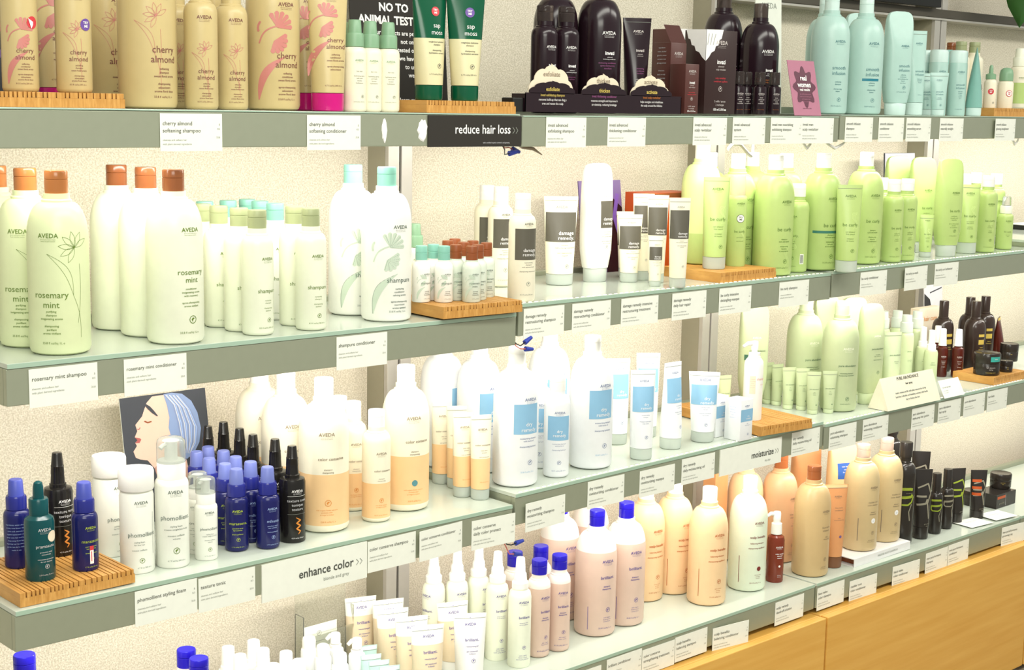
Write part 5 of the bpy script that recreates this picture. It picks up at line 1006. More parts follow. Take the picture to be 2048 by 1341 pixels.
T['Pum'] = lambda o: ('pump_bottle', 'pump bottle', bottle('b', 'x', [(0, 0), (.0215, 0), (.0225, .003), (.0225, .13), (.021, .138), (.0165, .145), (.0145, .146), (.0145, .15), (0, .15)], 'white', 'white', [(0, .149), (.0135, .149), (.0135, .158), (.0068, .159), (.0068, .166), (0, .166)], _pum, 'pumppink', seg=32, cname='collar')[2] + [('pump_head', pump_head(.165, .0085, .03), [])])
def pump_head(z, r, L):
    b = MB(); b.lathe([(0, z), (r, z), (r, z + .017), (r * .85, z + .02), (0, z + .02)], 'white', 20); b.tube([(0, 0, z + .014), (-L * .6, 0, z + .015), (-L, 0, z + .008)], [.006, .005, .0036], 'white'); return b.build('pump_head')
# ---- sage family
def _lpa(p): p.brand(14, 158, 9, 'limewhite'); p.t('pure abundance', 14, 116, 7.6, 'sageink', bold=.012); p.ls(['volumizing shampoo', 'shampooing volumisant'], 12, 98, 4.4, 'sageink', bold=.01); p.emb(16, 34, 4.8, 'sageink'); p.t(VOL, 12, 20, 4, 'sageink')
T['Lpa'] = lambda o: litre('shampoo_bottle', 'bottle', 'sage', 'sagelight', _lpa, 'sageink')
def _topa(p, d=False):
    if d: p.patch(-28, -2, 122, 136, 'sagedark')
    p.brand(2, 176, 7, 'limewhite'); p.t('pure abundance', 4, 144, 6.4, 'sageink', bold=.01); p.ls(['volumizing', 'clay conditioner', '', 'apres-shampooing'], 4, 130, 3.6, 'sageink'); p.emb(8, 84, 4, 'sageink')
T['TOpa'] = lambda o: tottle('conditioner_bottle', 'bottle', 'sage', 'sagelight', lambda p: _topa(p, 'dot' in o), 'sageink', H=.26)
def _tupa(p): p.t('pure abundance', 1, 62, 3.6, 'sageink', bold=.01); p.ls(['hair', 'potion', 'volume'], 1, 55, 2.8, 'sageink'); p.disc(6, 24, 1.6, 'sageink')
T['TUpa'] = lambda o: squeeze('volumizing_tube', 'tube', .106, .0185, .013, .012, 'sage', 'sagelight', _tupa, 'sageink', seal='sage')
T['Tpa'] = lambda o: squeeze('volumizing_tube', 'tube', .182, .0265, .022, .024, 'sagelight', 'sagelight', lambda p: (p.t('pure abundance', 4, 122, 5, bold=.01), p.ls(['style-prep', 'volume'], 6, 106, 3.4), p.disc(10, 54, 3, 'greendot')), 'sageink', seal='sagelight')
T['Spc'] = lambda o: bottle('spray_bottle', 'spray bottle', [(0, 0), (.0205, 0), (.0215, .003), (.0215, .126), (.019, .135), (.0165, .137), (.0165, .139), (0, .139)], 'sage', 'frost', [(0, .138), (.0175, .138), (.0175, .165), (.0145, .167), (.0135, .186), (0, .187)], lambda p: (p.t('pure', 8, 84, 6), p.ls(['volumizing', 'hair spray'], 10, 60, 3.2)), 'sageink', seg=32, cname='spray_cap')
T['Sps'] = lambda o: bottle('spray_bottle', 'spray bottle', [(0, 0), (.018, 0), (.019, .003), (.019, .082), (.017, .089), (.0125, .092), (0, .092)], 'sage', 'white', [(0, .091), (.0125, .091), (.0125, .106), (.0095, .108), (.0085, .146), (0, .148)], lambda p: p.ls(['pure', 'volume'], 4, 56, 5), 'sageink', seg=28, cname='spray_cap')
# ---- brown and dark bottles
T['Brn'] = lambda o: bottle('treatment_bottle', 'spray bottle', [(0, 0), (.0158, 0), (.0168, .003), (.0168, .076), (.0155, .083), (.0105, .087), (.0105, .091), (0, .091)], 'brown', 'white', [(0, .09), (.0118, .09), (.011, .094), (.0088, .136), (.0078, .138), (0, .138)], lambda p: (p.brand(3, 58, 4.6, 'plumink'), p.ls(['botanical', 'kinetics', 'tonic', '', 'tonique'], 3, 46, 3.4, 'plumink')), 'plumink', seg=28, cname='spray_cap')
T['Ldk'] = lambda o: bottle('shampoo_bottle', 'bottle', litre_prof(.031, .122, .0155, .154, .168), 'darkbrown', 'darkbrown', cap_prof(.0135, .166, .206), lambda p: (p.patch(2, 22, 104, 112, 'goldink'), p.patch(2, 22, 82, 96, 'goldink'), p.ls(['mens', 'shampoo'], 12, 72, 5, 'goldink')), 'goldink', seg=32)
T['TUdk'] = lambda o: squeeze('hair_cream_tube', 'tube', .14, .032, .023, .02, 'brown', 'darkbrown', lambda p: p.ls(['styling', 'cream'], 0, 70, 6, 'goldink'), 'goldink', seal='goldink')
def jar(H, r, prints, lidm='jar'):
    b = MB(); pr = [(0, 0), (r * .94, 0), (r, .003), (r, H * .52), (r * .96, H * .55), (0, H * .55)]; b.lathe(pr, 'jar', 36); prints(Print(b, round_surf(pr), 'plumink'))
    l = MB(); lp = [(0, H * .54), (r * 1.0, H * .54), (r * 1.02, H * .57), (r * 1.02, H - .003), (r * .97, H), (r * .9, H - .0006), (0, H - .0006)]; l.lathe(lp, lidm, 36)
    return b, l, lp
def T_JrL(o):
    b, l, lp = jar(.062, .036, lambda p: (p.ls(['light elements', 'styling'], 6, 22, 4.4, 'plumink'), p.ls(['texturizing creme'], 6, 8, 4, 'goldink')), 'jar')
    q = Print(l, round_surf(lp), 'plumink'); q.patch(4, 36, 40, 54, 'jarteal'); q.ls(['treat'], 20, 46, 5, 'stwhite', lift=.0009)
    return ('hair_wax_jar', 'jar', [('pot', b.build('pot'), []), ('lid', l.build('lid'), [])])
T['JrL'] = T_JrL
def small_jar(H, r, ts):
    def f(o):
        b, l, lp = jar(H, r, lambda p: p.ls(ts, 2, H * 420, 3.4, 'goldink'))
        return ('hair_wax_jar', 'jar', [('pot', b.build('pot'), []), ('lid', l.build('lid'), [])])
    return f
T['JrM'] = small_jar(.052, .026, ['wax']); T['JrS'] = small_jar(.032, .0185, ['clay', 'wax']); T['JrB'] = small_jar(.044, .031, ['grooming', 'clay'])
# ---- bottom shelf
def _lbb(p): p.brand(16, 168, 9, 'violet'); p.t('brilliant.', 16, 132, 9.5, 'violet', bold=.01, sx=1.15); p.ls(['shampoo', 'shampooing'], 14, 114, 4.6, 'violet', bold=.02); p.emb(18, 62, 5, 'violet'); p.ls(['with organic', 'flower aroma', 'arome floral'], 16, 44, 3.6, 'violet'); p.t(VOL, 12, 20, 4.6, 'violet'); p.b.ribbon(p.s, [(-.028, .018), (-.028, .07)], .0012, 'violet')
T['Lbb'] = lambda o: litre('shampoo_bottle', 'bottle', 'brill', 'bluelid', _lbb, 'violet', bands=[(.19, 1, 'brilltop')])
def _sbb(p): p.brand(6, 128, 7, 'violet'); p.t('brilliant.', 8, 98, 7.5, 'violet', bold=.01, sx=1.1); p.ls(['shampoo', 'shampooing'], 6, 86, 3.8, 'violet', bold=.02); p.emb(8, 44, 3.8, 'violet'); p.ls(['with organic', 'flower aroma'], 6, 32, 3.2, 'violet'); p.t(VOLS, 4, 14, 3.8, 'violet')
T['Sbb'] = lambda o: slim('shampoo_bottle', 'bottle', 'brill', 'bluelid', _sbb, 'violet', RR=.0245, bands=[(.15, 1, 'brilltop')], capr=.0165)
T['Swm'] = lambda o: bottle('hair_mist_bottle', 'bottle', [(0, 0), (.019, 0), (.02, .003), (.02, .082), (.018, .09), (.0125, .093), (0, .093)], 'drwhite', 'white', [(0, .092), (.0145, .092), (.0145, .098), (.0128, .1), (.0118, .132), (.011, .134), (0, .134)], None, 'violet', seg=28, cname='spray_cap')
PW = [(0, 0), (.0155, 0), (.0165, .002), (.0165, .074), (.0155, .079), (.012, .082), (0, .082)]
T['Pwm'] = lambda o: bottle('lotion_bottle', 'bottle', PW, 'drwhite', 'white', [(0, .081), (.0135, .081), (.0135, .096), (.012, .102), (.007, .105), (0, .105)], None, 'violet', seg=32)
T['Pwp'] = lambda o: ('lotion_pump_bottle', 'pump bottle', bottle('b', 'x', PW, 'drwhite', 'white', [(0, .081), (.012, .081), (.012, .088), (.006, .089), (.006, .092), (0, .092)], None, 'violet', seg=32, cname='collar')[2] + [('pump_head', pump_head(.091, .010, .018), [])])
T['TUlb'] = lambda o: squeeze('hair_cream_tube', 'tube', .085, .021, .0165, .014, 'aqua', 'aquacap', None, 'aquaink', seal='aquacap')
def _tubr(c):
    def f(p): p.brand(0, 118, 7.2, c); p.t('brilliant.', 2, 88, 8, c, bold=.01, sx=1.1); p.ls(['retexturizing gel', '', 'gel retexturant', 'brillance'], 2, 77, 3.8, c, bold=.01); p.emb(4, 50, 4, c); p.disc(0, 133, .9, c)
    return f
T['TUbr'] = lambda o: squeeze('styling_gel_tube', 'tube', .14, .034, .028, .022, 'tubetan', 'white', _tubr('violet'), 'violet', bands=[(.104, .3, 'bwhite')], seal='bwhite')
T['TUbw'] = lambda o: squeeze('styling_gel_tube', 'tube', .14, .034, .028, .022, 'white', 'white', _tubr('violet'), 'violet', seal='white')
def _spb(p): p.brand(4, 138, 7, 'violet'); p.t('brilliant.', 6, 106, 7.4, 'violet', bold=.01, sx=1.1); p.ls(['spray-on shine', 'vernis brillance'], 4, 96, 3.2, 'violet'); p.emb(5, 44, 3.6, 'violet'); p.ls(['with organic', 'flower aroma', VOLS], 3, 26, 3.4, 'violet'); p.ls(['directions for use', 'mist through hair', 'ingredients water', 'glycerin aroma', 'extracts of leaf', 'keep from heat', 'made in usa', 'mode emploi', 'vaporiser', 'sur cheveux'], 54, 126, 3.2, 'violet', lead=1.9)
T['Spb'] = lambda o: bottle('spray_bottle', 'spray bottle', [(0, 0), (.0228, 0), (.0238, .003), (.0238, .146), (.0215, .158), (.0165, .163), (.0165, .167), (0, .167)], 'spraybody', 'white', [(0, .166), (.0172, .166), (.0172, .178), (.0135, .182), (.0128, .196), (.0105, .199), (.0088, .228), (.0075, .23), (0, .23)], _spb, 'violet', seg=32, cname='spray_cap')
def _lsp(c1):
    def f(p): p.brand(18, 168, 8.5, c1); p.t('scalp benefits', 16, 134, 8, c1, bold=.014); p.ls(['balancing shampoo', '', 'shampooing equilibrant'], 14, 120, 4.8, c1, bold=.012); p.ls(['with burdock', 'and sage', 'extracts'], 18, 42, 3.4, c1); p.t(VOL, 12, 22, 4.4, c1); p.b.ribbon(p.s, [(-.030, .024), (-.030, .09)], .0014, c1)
    return f
T['Lsp'] = lambda o: litre('shampoo_bottle', 'bottle', 'scalp', 'white', lambda p: (_lsp('scalpink')(p), p.emb(20, 60, 5, 'scalpink')), 'scalpink')
T['Lsw'] = lambda o: litre('conditioner_bottle', 'bottle', 'scalpw', 'white', lambda p: (_lsp('darkred')(p), p.disc(20, 58, 5.5, 'darkred'), p.emb(20, 58, 2.6, 'redst')), 'darkred')
def _pbr(p): p.brand(4, 88, 6, 'stwhite'); p.ls(['scalp remedy', 'dandruff', 'solution'], 5, 72, 4.2, 'stwhite', bold=.02); p.disc(5, 42, 2.8, 'stwhite'); p.ls(['3.7 fl oz', '125 ml e'], 5, 18, 3, 'stwhite')
T['Pbr'] = lambda o: ('pump_bottle', 'pump bottle', bottle('b', 'x', [(0, 0), (.0202, 0), (.0212, .003), (.0212, .104), (.0195, .113), (.0125, .118), (.0125, .121), (0, .121)], 'redbrown', 'white', [(0, .12), (.0138, .12), (.0128, .146), (.009, .148), (.009, .156), (0, .156)], _pbr, 'stwhite', seg=32, cname='collar')[2] + [('pump_head', pump_head(.155, .0095, .026), [])])
def _lbr(p): p.brand(22, 166, 7.6, 'codark'); p.ls(['blue malva', 'shampoo'], 24, 126, 6.4, 'codark'); p.ls(['color', 'shampooing'], 26, 102, 4.4, 'codark', bold=.01); p.emb(24, 46, 4.5, 'codark'); p.ls(['with extracts', VOL], 22, 26, 3.6, 'codark')
T['Lbr'] = lambda o: litre('shampoo_bottle', 'bottle', 'tanbr', 'brcap', _lbr, 'codark')
def _ltn(p): p.brand(20, 168, 7.6, 'codark'); p.ls(['madder root', 'color shampoo'], 20, 130, 6, 'codark'); p.ls(['shampoo', 'shampooing'], 20, 104, 4.4, 'codark', bold=.012); p.disc(22, 82, 7, 'stwhite'); p.ls(['vegan'], 22, 81, 3, 'tealband', lift=.0009); p.emb(22, 50, 4.5, 'codark'); p.ls(['with extracts', VOL], 18, 30, 3.6, 'codark'); p.b.ribbon(p.s, [(-.02, .03), (-.02, .09)], .002, 'codark')
T['Lbq'] = lambda o: litre('shampoo_bottle', 'bottle', 'tanpeach', 'brcap', _lbr, 'codark')
T['Ltn'] = lambda o: litre('shampoo_bottle', 'bottle', 'tan2', 'clearpink', _ltn, 'codark')
T['TOpe'] = lambda o: tottle('conditioner_bottle', 'bottle', 'peachbox', 'tubecap', None, 'codark', H=.27, A=.042)
T['TOpf'] = lambda o: tottle('conditioner_bottle', 'bottle', 'peach', 'tubecap', lambda p: (p.patch(-24, 22, 172, 214, 'bluelabel'), p.ls(['new look', 'same', 'formula'], 0, 203, 6, 'stwhite', lift=.0009)), 'codark', H=.27, A=.042)
T['TUpe'] = lambda o: squeeze('conditioner_tube', 'tube', .214, .0315, .0225, .03, 'peachbox', 'tubecap', lambda p: (p.brand(4, 182, 6, 'codark'), p.ls(['blue malva', 'conditioner'], 6, 154, 5, 'codark'), p.ls(['color', 'apres-shampooing'], 6, 128, 3.6, 'codark'), p.disc(10, 82, 3.6, 'lavender')), 'codark', seal='peach')
# ---- black men's line
def _glyph(p, c1, c2, z, k):
    p.rib([(-24 * k, z + 30 * k), (-4 * k, z + 32 * k), (12 * k, z + 32 * k), (20 * k, z + 30 * k)], 8 * k, c1); p.rib([(-24 * k, z + 6 * k), (0, z + 8 * k), (16 * k, z + 10 * k), (20 * k, z + 16 * k)], 8 * k, c1)
    p.rib([(-24 * k, z + 6 * k), (-24 * k, z - 8 * k), (-18 * k, z - 14 * k), (6 * k, z - 14 * k), (18 * k, z - 6 * k), (24 * k, z + 10 * k)], 5 * k, c1); p.rib([(18 * k, z - 12 * k), (10 * k, z - 34 * k), (14 * k, z - 60 * k)], 3 * k, c2)
T['Lmd'] = lambda o: bottle('shampoo_bottle', 'bottle', litre_prof(.029, .19, .0165, .222, .242), 'men', 'men', cap_prof(.0172, .238, .278), lambda p: (_glyph(p, 'menlime', 'mengrey', 124, .95), p.ls(['pure-formance'], 10, 142, 3.6, 'mengrey')), 'mengrey', seg=36)
def _ang(p, c, H, k):
    p.rib([(-14 * k, H * .74), (10 * k, H * .80), (17 * k, H * .66), (8 * k, H * .52), (12 * k, H * .3)], 3.4 * k, c); p.rib([(-16 * k, H * .62), (6 * k, H * .62)], 4.4 * k, c); p.rib([(-16 * k, H * .5), (4 * k, H * .52), (8 * k, H * .58)], 4.4 * k, c); p.ls(['grooming', 'clay'], 8 * k, H * .22, 4 * k, 'mengrey')
T['TUmd'] = lambda o: squeeze('grooming_tube', 'tube', .192, .026, .0215, .034, 'men', 'men', lambda p: _ang(p, 'mengrey', 192, 1.2), 'mengrey')
T['TUme'] = lambda o: squeeze('grooming_tube', 'tube', .158, .0255, .02, .03, 'men', 'men', lambda p: _ang(p, 'menlime', 158, 1.2), 'mengrey')
def _tumo(p): _ang(p, 'mengrey', 140, 1.1); p.patch(-20, 6, 108, 116, 'menorange'); p.patch(-20, 6, 88, 96, 'menorange'); p.patch(-20, 4, 70, 78, 'menorange')
T['TUmo'] = lambda o: squeeze('grooming_tube', 'tube', .142, .0245, .0195, .026, 'men', 'men', _tumo, 'mengrey')
T['Smd'] = lambda o: bottle('grooming_bottle', 'bottle', litre_prof(.0195, .098, .0115, .116, .124), 'men', 'men', cap_prof(.0122, .12, .17), lambda p: _glyph(p, 'menlime' if 'rot=4' in o else 'mengrey', 'mengrey', 76, .66), 'mengrey', seg=32)
# ------------------------------------------------------------------ the products
MESH = {}
def place(kind, x, y, z, rot, opts, label, group):
    key = (kind, tuple(q for q in opts.split() if q in ('sticker', 'stickerp', 'stickerr', 'tdot', 'dot', 'brown')) + (('rot=4',) if kind == 'Smd' and 'rot=4' in opts else ()))
    if key not in MESH: MESH[key] = T[kind](opts)
    name, cat, parts = MESH[key]
    t = thing(name, label, cat, (x, y, z), R(rot), group or None)
    for pn, me, subs in parts:
        p = ob(pn, me, t)
        for sn, sm in subs: ob(sn, sm, p)
for it in ITEMS: place(*it)
# ------------------------------------------------------------------ paper, cards, cartons and signs
def price_tag(x, z, w_, h, head, dz, yaw, label):
    b = MB(); b.box(-w_ / 2, w_ / 2, -.0012, -.0004, -h, 0, 'paper')
    s = flat(0, -.0013, 0); x0 = -w_ / 2 + .004
    k = min(.0088, (w_ * .8) / max(glyphs(t, .01)[2] for t in head))
    b.lines(s, head, x0, -.018, k, 'tagink', 1.25, 'L', bold=.004)
    zz = -.018 - k * 1.25 * len(head)
    b.lines(s, ['cleanses and softens hair', 'with plant derived ingredients'], x0, zz - .002, .0042, 'greyink', 1.5, 'L')
    b.lines(s, ['$', '8.5', '', '33.8'], w_ / 2 - .004, -.018, .0042, 'greyink', 1.6, 'R')
    b.box(-w_ / 2 + .01, w_ / 2 - .01, -.0004, 0, -.03, -.02, 'paper')
    o = ob('price_tag', b.build('price_tag', False), None, (x, -.0002 - abs(math.sin(R(yaw))) * w_ / 2, z + dz), R(yaw)); tag(o, label, 'price tag', 'price tags on the shelf fronts')
for a in TAGS: price_tag(*a)
def strip(name, x0, x1, z0, z1, m, txt, tx, tz, size, tm, small, sx, sz, ssm, label, y=-.0016, arrow=True):
    b = MB(); b.box(x0, x1, y - .001, 0, z0, z1, m); s = flat(0, y - .0011, 0)
    b.text(s, txt, tx, tz, size, tm, 'R', sx=.92, bold=.012)
    if arrow:
        for k in (0, .008): b.ribbon(s, [(tx + .006 + k, tz + size * .5), (tx + .011 + k, tz + size * .24), (tx + .006 + k, tz)], .0012, 'greyink')
    b.text(s, small, sx, sz, ssm, 'greyink' if m == 'paper' else 'palegrey', 'R')
    tag(ob(name, b.build(name, False)), label, 'sign')
strip('category_strip', -.325, -.1, Z0 - .061, Z0 - .005, 'darkcard', 'reduce hair loss', -.128, Z0 - .037, .023, 'stwhite', 'with certified organic turmeric and ginseng', -.13, Z0 - .055, .0038, 'black category strip with white lettering on the top shelf front')
strip('category_strip', STRIP3[0], STRIP3[1], STRIP3[2] - .066, STRIP3[2] + .001, 'paper', 'enhance color', STRIP3[1] - .03, STRIP3[2] - .038, .022, 'ink', 'blonde and grey', STRIP3[1] - .04, STRIP3[2] - .052, .0085, 'long white category strip beginning with enhance on the third shelf front')
strip('category_strip', STRIP4[0], STRIP4[1], STRIP4[2] - .061, STRIP4[2] + .0, 'paper', 'moisturize', STRIP4[1] - .03, STRIP4[2] - .036, .021, 'ink', 'dry hair', STRIP4[1] - .04, STRIP4[2] - .05, .007, 'long white category strip with moisturize lettering, third shelf middle bay')
# glue smears left on the top shelf front
for i, (x, w_) in enumerate(((-.421, .012), (-.336, .024))):
    b = MB(); rnd = random.Random(i); pts = [(x + w_ * .5 * math.cos(t * .35) * rnd.uniform(.75, 1.1), Z0 - .032 + .022 * math.sin(t * .35) * rnd.uniform(.8, 1.05)) for t in range(18)]
    b.add([(px, -.0002, pz) for px, pz in pts] + [(px, -.0016, pz) for px, pz in [(x + (q[0] - x) * .8, Z0 - .032 + (q[1] - Z0 + .032) * .85) for q in pts]], [[18 + j for j in range(18)][::-1]] + [[j, (j + 1) % 18, 18 + (j + 1) % 18, 18 + j] for j in range(18)], 'lace')
    tag(ob('glue_smear', b.build('glue_smear', False)), ['narrow white glue smear on the top shelf front', 'wide white glue smear beside the black strip'][i], 'smear', 'glue smears on the top shelf front')
# posters and cards --------------------------------------------------
def board(name, label, cat, x0, w_, h, y, z, lean, m, draw=None, rot=0, th=.003, group=None):
    b = MB(); b.box(0, w_, 0, th, 0, h, m, .0004)
    if draw: draw(b, flat(0, 0, 0), w_, h)
    o = ob(name, b.build(name, False), None, (x0, y, z)); o.rotation_euler = (-R(lean), 0, R(rot)); tag(o, label, cat, group); return o
ZT = Z0 + .0025
def poster(b, s, w_, h):
    b.lines(s, ['cruelty free, leaping since', '', ], w_ / 2 - .01, h - .063, .014, 'stwhite')
    b.lines(s, ['NO TO', 'ANIMAL TESTING'], w_ / 2 - .012, h - .126, .0225, 'stwhite', 1.12, bold=.035)
    b.lines(s, ['our products are people-tested,', 'not on animals and', 'tested on our behalf', 'we have been there', 'to us it\'s an issue', 'we care for the', 'place we live', '', 'learn more at aveda.'], w_ - .022, h - .172, .0125, 'stwhite', 1.32, 'R', bold=.02)
board('poster', 'black poster with white lettering leaning behind the white sprays', 'poster', -.262, .238, .318, .30, ZT + .001, 5, 'darkcard', poster)
board('poster', 'dark poster behind the bottle with the peeled sticker at the top left', 'poster', -1.10, .165, .32, .31, ZT + .001, 5, 'greybg', lambda b, s, w_, h: [b.disc(s, w_ * (.3 + .12 * i), h * (.25 + .13 * (i % 4)), .008 + .002 * (i % 3), 'magenta' if i % 2 else 'lavender') for i in range(6)])
def portrait(b, s, w_, h):
    K = lambda P: [(x * w_, z * h) for x, z in P]
    b.patch(s, 0, w_, 0, h, 'greybg', lift=.0003)
    b.poly(s, K([(.42, 0), (.385, .20), (.32, .42), (.25, .49), (.17, .505), (.12, .525), (.10, .575), (.145, .615), (.13, .64), (.155, .66), (.13, .685), (.165, .73), (.15, .78), (.235, .84), (.26, .88), (.30, .94), (.37, .985), (.52, .985), (.62, .85), (.62, .56), (.70, .44), (.74, .22), (.80, 0)]), 'skin', .0006)
    b.poly(s, K([(.62, .56), (.52, .50), (.38, .46), (.32, .42), (.385, .20), (.42, 0), (.60, 0), (.56, .25)]), 'skinshade', .0008)
    b.poly(s, K([(.50, .99), (.60, .995), (.72, .975), (.82, .91), (.88, .81), (.905, .68), (.87, .57), (.79, .485), (.70, .45), (.665, .50), (.655, .57), (.60, .63), (.545, .64), (.525, .72), (.545, .80), (.53, .90)]), 'hair', .0010)
    for i in range(13):
        q = i / 12; P_ = [(.51 + .17 * q, .985 - .02 * q), (.60 + .20 * q, .90 - .06 * q), (.635 + .235 * q, .76 - .07 * q), (.655 + .18 * q, .63 - .07 * q), (.69 + .06 * q, .50 - .01 * q)]
        b.ribbon(s, K(P_), .0015, ('drink', 'palegrey', 'paleblue')[i % 3], .0013)
    b.poly(s, K([(.575, .56), (.57, .61), (.60, .645), (.645, .645), (.665, .60), (.64, .54), (.60, .515)]), 'skin', .0015); b.ribbon(s, K([(.59, .575), (.60, .615), (.635, .625), (.645, .59)]), .0014, 'lips', .0018)
    b.ribbon(s, K([(.285, .925), (.32, .90), (.36, .865), (.41, .825)]), [.004, .0065, .006, .002], 'greybg', .0013)
    b.ribbon(s, K([(.255, .80), (.29, .785), (.335, .79)]), .0024, 'browncapd', .0013); b.poly(s, K([(.13, .685), (.185, .672), (.20, .66), (.155, .66)]), 'lips', .0013); b.poly(s, K([(.155, .66), (.20, .66), (.175, .635), (.13, .64)]), 'lips', .0013)
    b.ribbon(s, K([(.165, .745), (.185, .742), (.20, .755)]), .0018, 'lips', .0013)
    b.poly(s, K([(.78, .28), (.86, .40), (.97, .30), (1.0, .1), (1.0, 0), (.80, 0)]), 'drink', .0010)
board('portrait_card', 'portrait card of a person in profile with slicked blue-grey hair, behind the white foam bottles', 'card', -.752, .176, .232, .310, Z3L, 9, 'paper', portrait)
def darkpic(b, s, w_, h):
    K = lambda P: [(x * w_, z * h) for x, z in P]
    b.patch(s, .003, w_ - .001, .003, h - .001, 'lilac'); b.poly(s, K([(.35, .0), (.38, .4), (.5, .66), (.7, .74), (.9, .66), (1.0, .45), (1.0, 0)]), 'greybg', .0006); b.poly(s, K([(.5, 0), (.52, .4), (.64, .56), (.8, .5), (.86, .3), (.84, 0)]), 'skin', .0009)
board('portrait_card', 'grey portrait card standing behind the upended lime bottles', 'card', 1.61, .155, .26, .315, Z2R, 3, 'greybg', darkpic)
def abstract(b, s, w_, h):
    b.patch(s, 0, w_, 0, h, 'lavender'); b.poly(s, [(w_ * .55, 0), (w_ * .62, h * .5), (w_ * .8, h * .8), (w_, h * .7), (w_, 0)], 'plum', .0006); b.ribbon(s, [(w_ * .9, h * .85), (w_ * .8, h * .6), (w_ * .95, h * .3)], .012, 'purple', .0009)
board('portrait_card', 'violet and black card mostly hidden behind the upended white bottle', 'card', .380, .138, .212, .295, Z2M, 7, 'lavender', abstract)
board('portrait_card', 'narrow black and white card at the post above the dark brown bottles', 'card', 1.855, .10, .24, .31, Z3R, 4, 'palegrey', lambda b, s, w_, h: (b.poly(s, [(0, 0), (w_ * .9, 0), (w_ * .3, h * .82), (0, h * .9)], 'black_panel'), b.ribbon(s, [(w_ * .3, h * .9), (w_ * .95, h * .95)], .004, 'greybg')))
def rosecard(b, s, w_, h):
    pts = [((.5 + (.36 + .07 * math.cos(8 * t)) * math.sin(t)) * w_, (.52 + (.33 + .055 * math.cos(8 * t)) * math.cos(t)) * h) for t in [i * math.pi / 24 for i in range(48)]]
    b.poly(s, pts[::-1], 'rosedark', .0004)
    b.lines(s, ['real', 'women'], w_ / 2, h * .64, .0165, 'stwhite', .95, bold=.03, lift=.0008); b.text(s, 'real results', w_ / 2, h * .45, .0085, 'stwhite', bold=.03, lift=.0008)
    b.lines(s, ['see visible improvement', 'in the look of thinning hair', 'in 12 weeks of use', 'ask us how'], w_ / 2, h * .38, .0042, 'rose', 1.4, lift=.0008); b.text(s, 'learn more inside', w_ / 2, h * .12, .0045, 'rosedark', lift=.0008)
board('leaning_card', 'pink card with a dark ornamental emblem leaning in front of the aqua bottles', 'card', .768, .102, .128, .018, ZT + .002, 13, 'rose', rosecard, th=.0015)
board('brand_card', 'pale card with grey brand lettering standing behind the plum bottle at the post', 'card', 1.0, .105, .29, .312, ZT + .004, 3, 'paper', lambda b, s, w_, h: b.text(s, 'AVEDA', w_ * .5, h - .026, .02, 'greyink'))
board('leaning_card', 'small white card leaning on the shelf front beside the folded tent card', 'card', 1.437, .10, .05, -.012, Z3R + .001, 28, 'paper', lambda b, s, w_, h: (b.text(s, 'try our new size', .008, h * .55, .006, 'ink', 'L'), b.lines(s, ['ask an advisor', 'for a sample'], .008, h * .38, .004, 'greyink', 1.4, 'L')), rot=0, th=.0008)
# tent card
b = MB(); hgt, wd = .079, .245
b.add([(0, 0, 0), (wd, 0, 0), (wd, .030, hgt), (0, .030, hgt), (0, .060, 0), (wd, .060, 0)], [(0, 1, 2, 3), (3, 2, 5, 4), (0, 3, 4)], 'cream')
q = math.hypot(.030, hgt); ts = lambda x, z, l=0: (x, .030 * z / q - l * hgt / q, hgt * z / q + l * .030 / q)
b.text(ts, 'PURE ABUNDANCE', wd / 2, .072, .0115, 'ink', bold=.0); b.text(ts, 'hair spray', wd / 2, .058, .008, 'ink')
b.lines(ts, ['builds volume and lift with plant extracts for all day', 'hold that is flexible and humidity resistant, with kaolin', 'clay to thicken fine hair'], wd / 2, .038, .0068, 'greyink', 1.45)
o = ob('tent_card', b.build('tent_card', False), None, (1.172, -.012, Z3R + .0005)); o.modifiers.new('thickness', 'SOLIDIFY').thickness = .0012; tag(o, 'folded cream tent card with small print standing before the sage bottles', 'card')
# white cards lying on the bottom shelf
for i, (x, y, rz, w_, d) in enumerate(((1.675, .018, -6, .098, .066), (1.80, .014, -8, .098, .07))):
    b = MB(); b.box(0, w_, 0, d, 0, .0008, 'paper'); s = lambda px, pz, l=0: (px, pz, .0009 + l); b.lines(s, ['professional grooming', 'for men'], w_ / 2, d * .6, .006, 'greyink')
    o = ob('flat_card', b.build('flat_card', False), None, (x, y, Z4R + .0005), R(rz)); tag(o, ['white card lying flat in front of the pale lime printed black tube', 'white card lying flat at the right end of the bottom shelf'][i], 'card', 'white cards lying on the bottom shelf')
b = MB(); b.box(0, .14, 0, .10, 0, .014, 'black_panel', .001); b.box(.002, .138, -.001, .099, .0142, .016, 'paper'); o = ob('flat_box', b.build('flat_box', False), None, (2.26, .20, Z2F + .0005)); tag(o, 'flat black and white box on the far right second shelf', 'box')
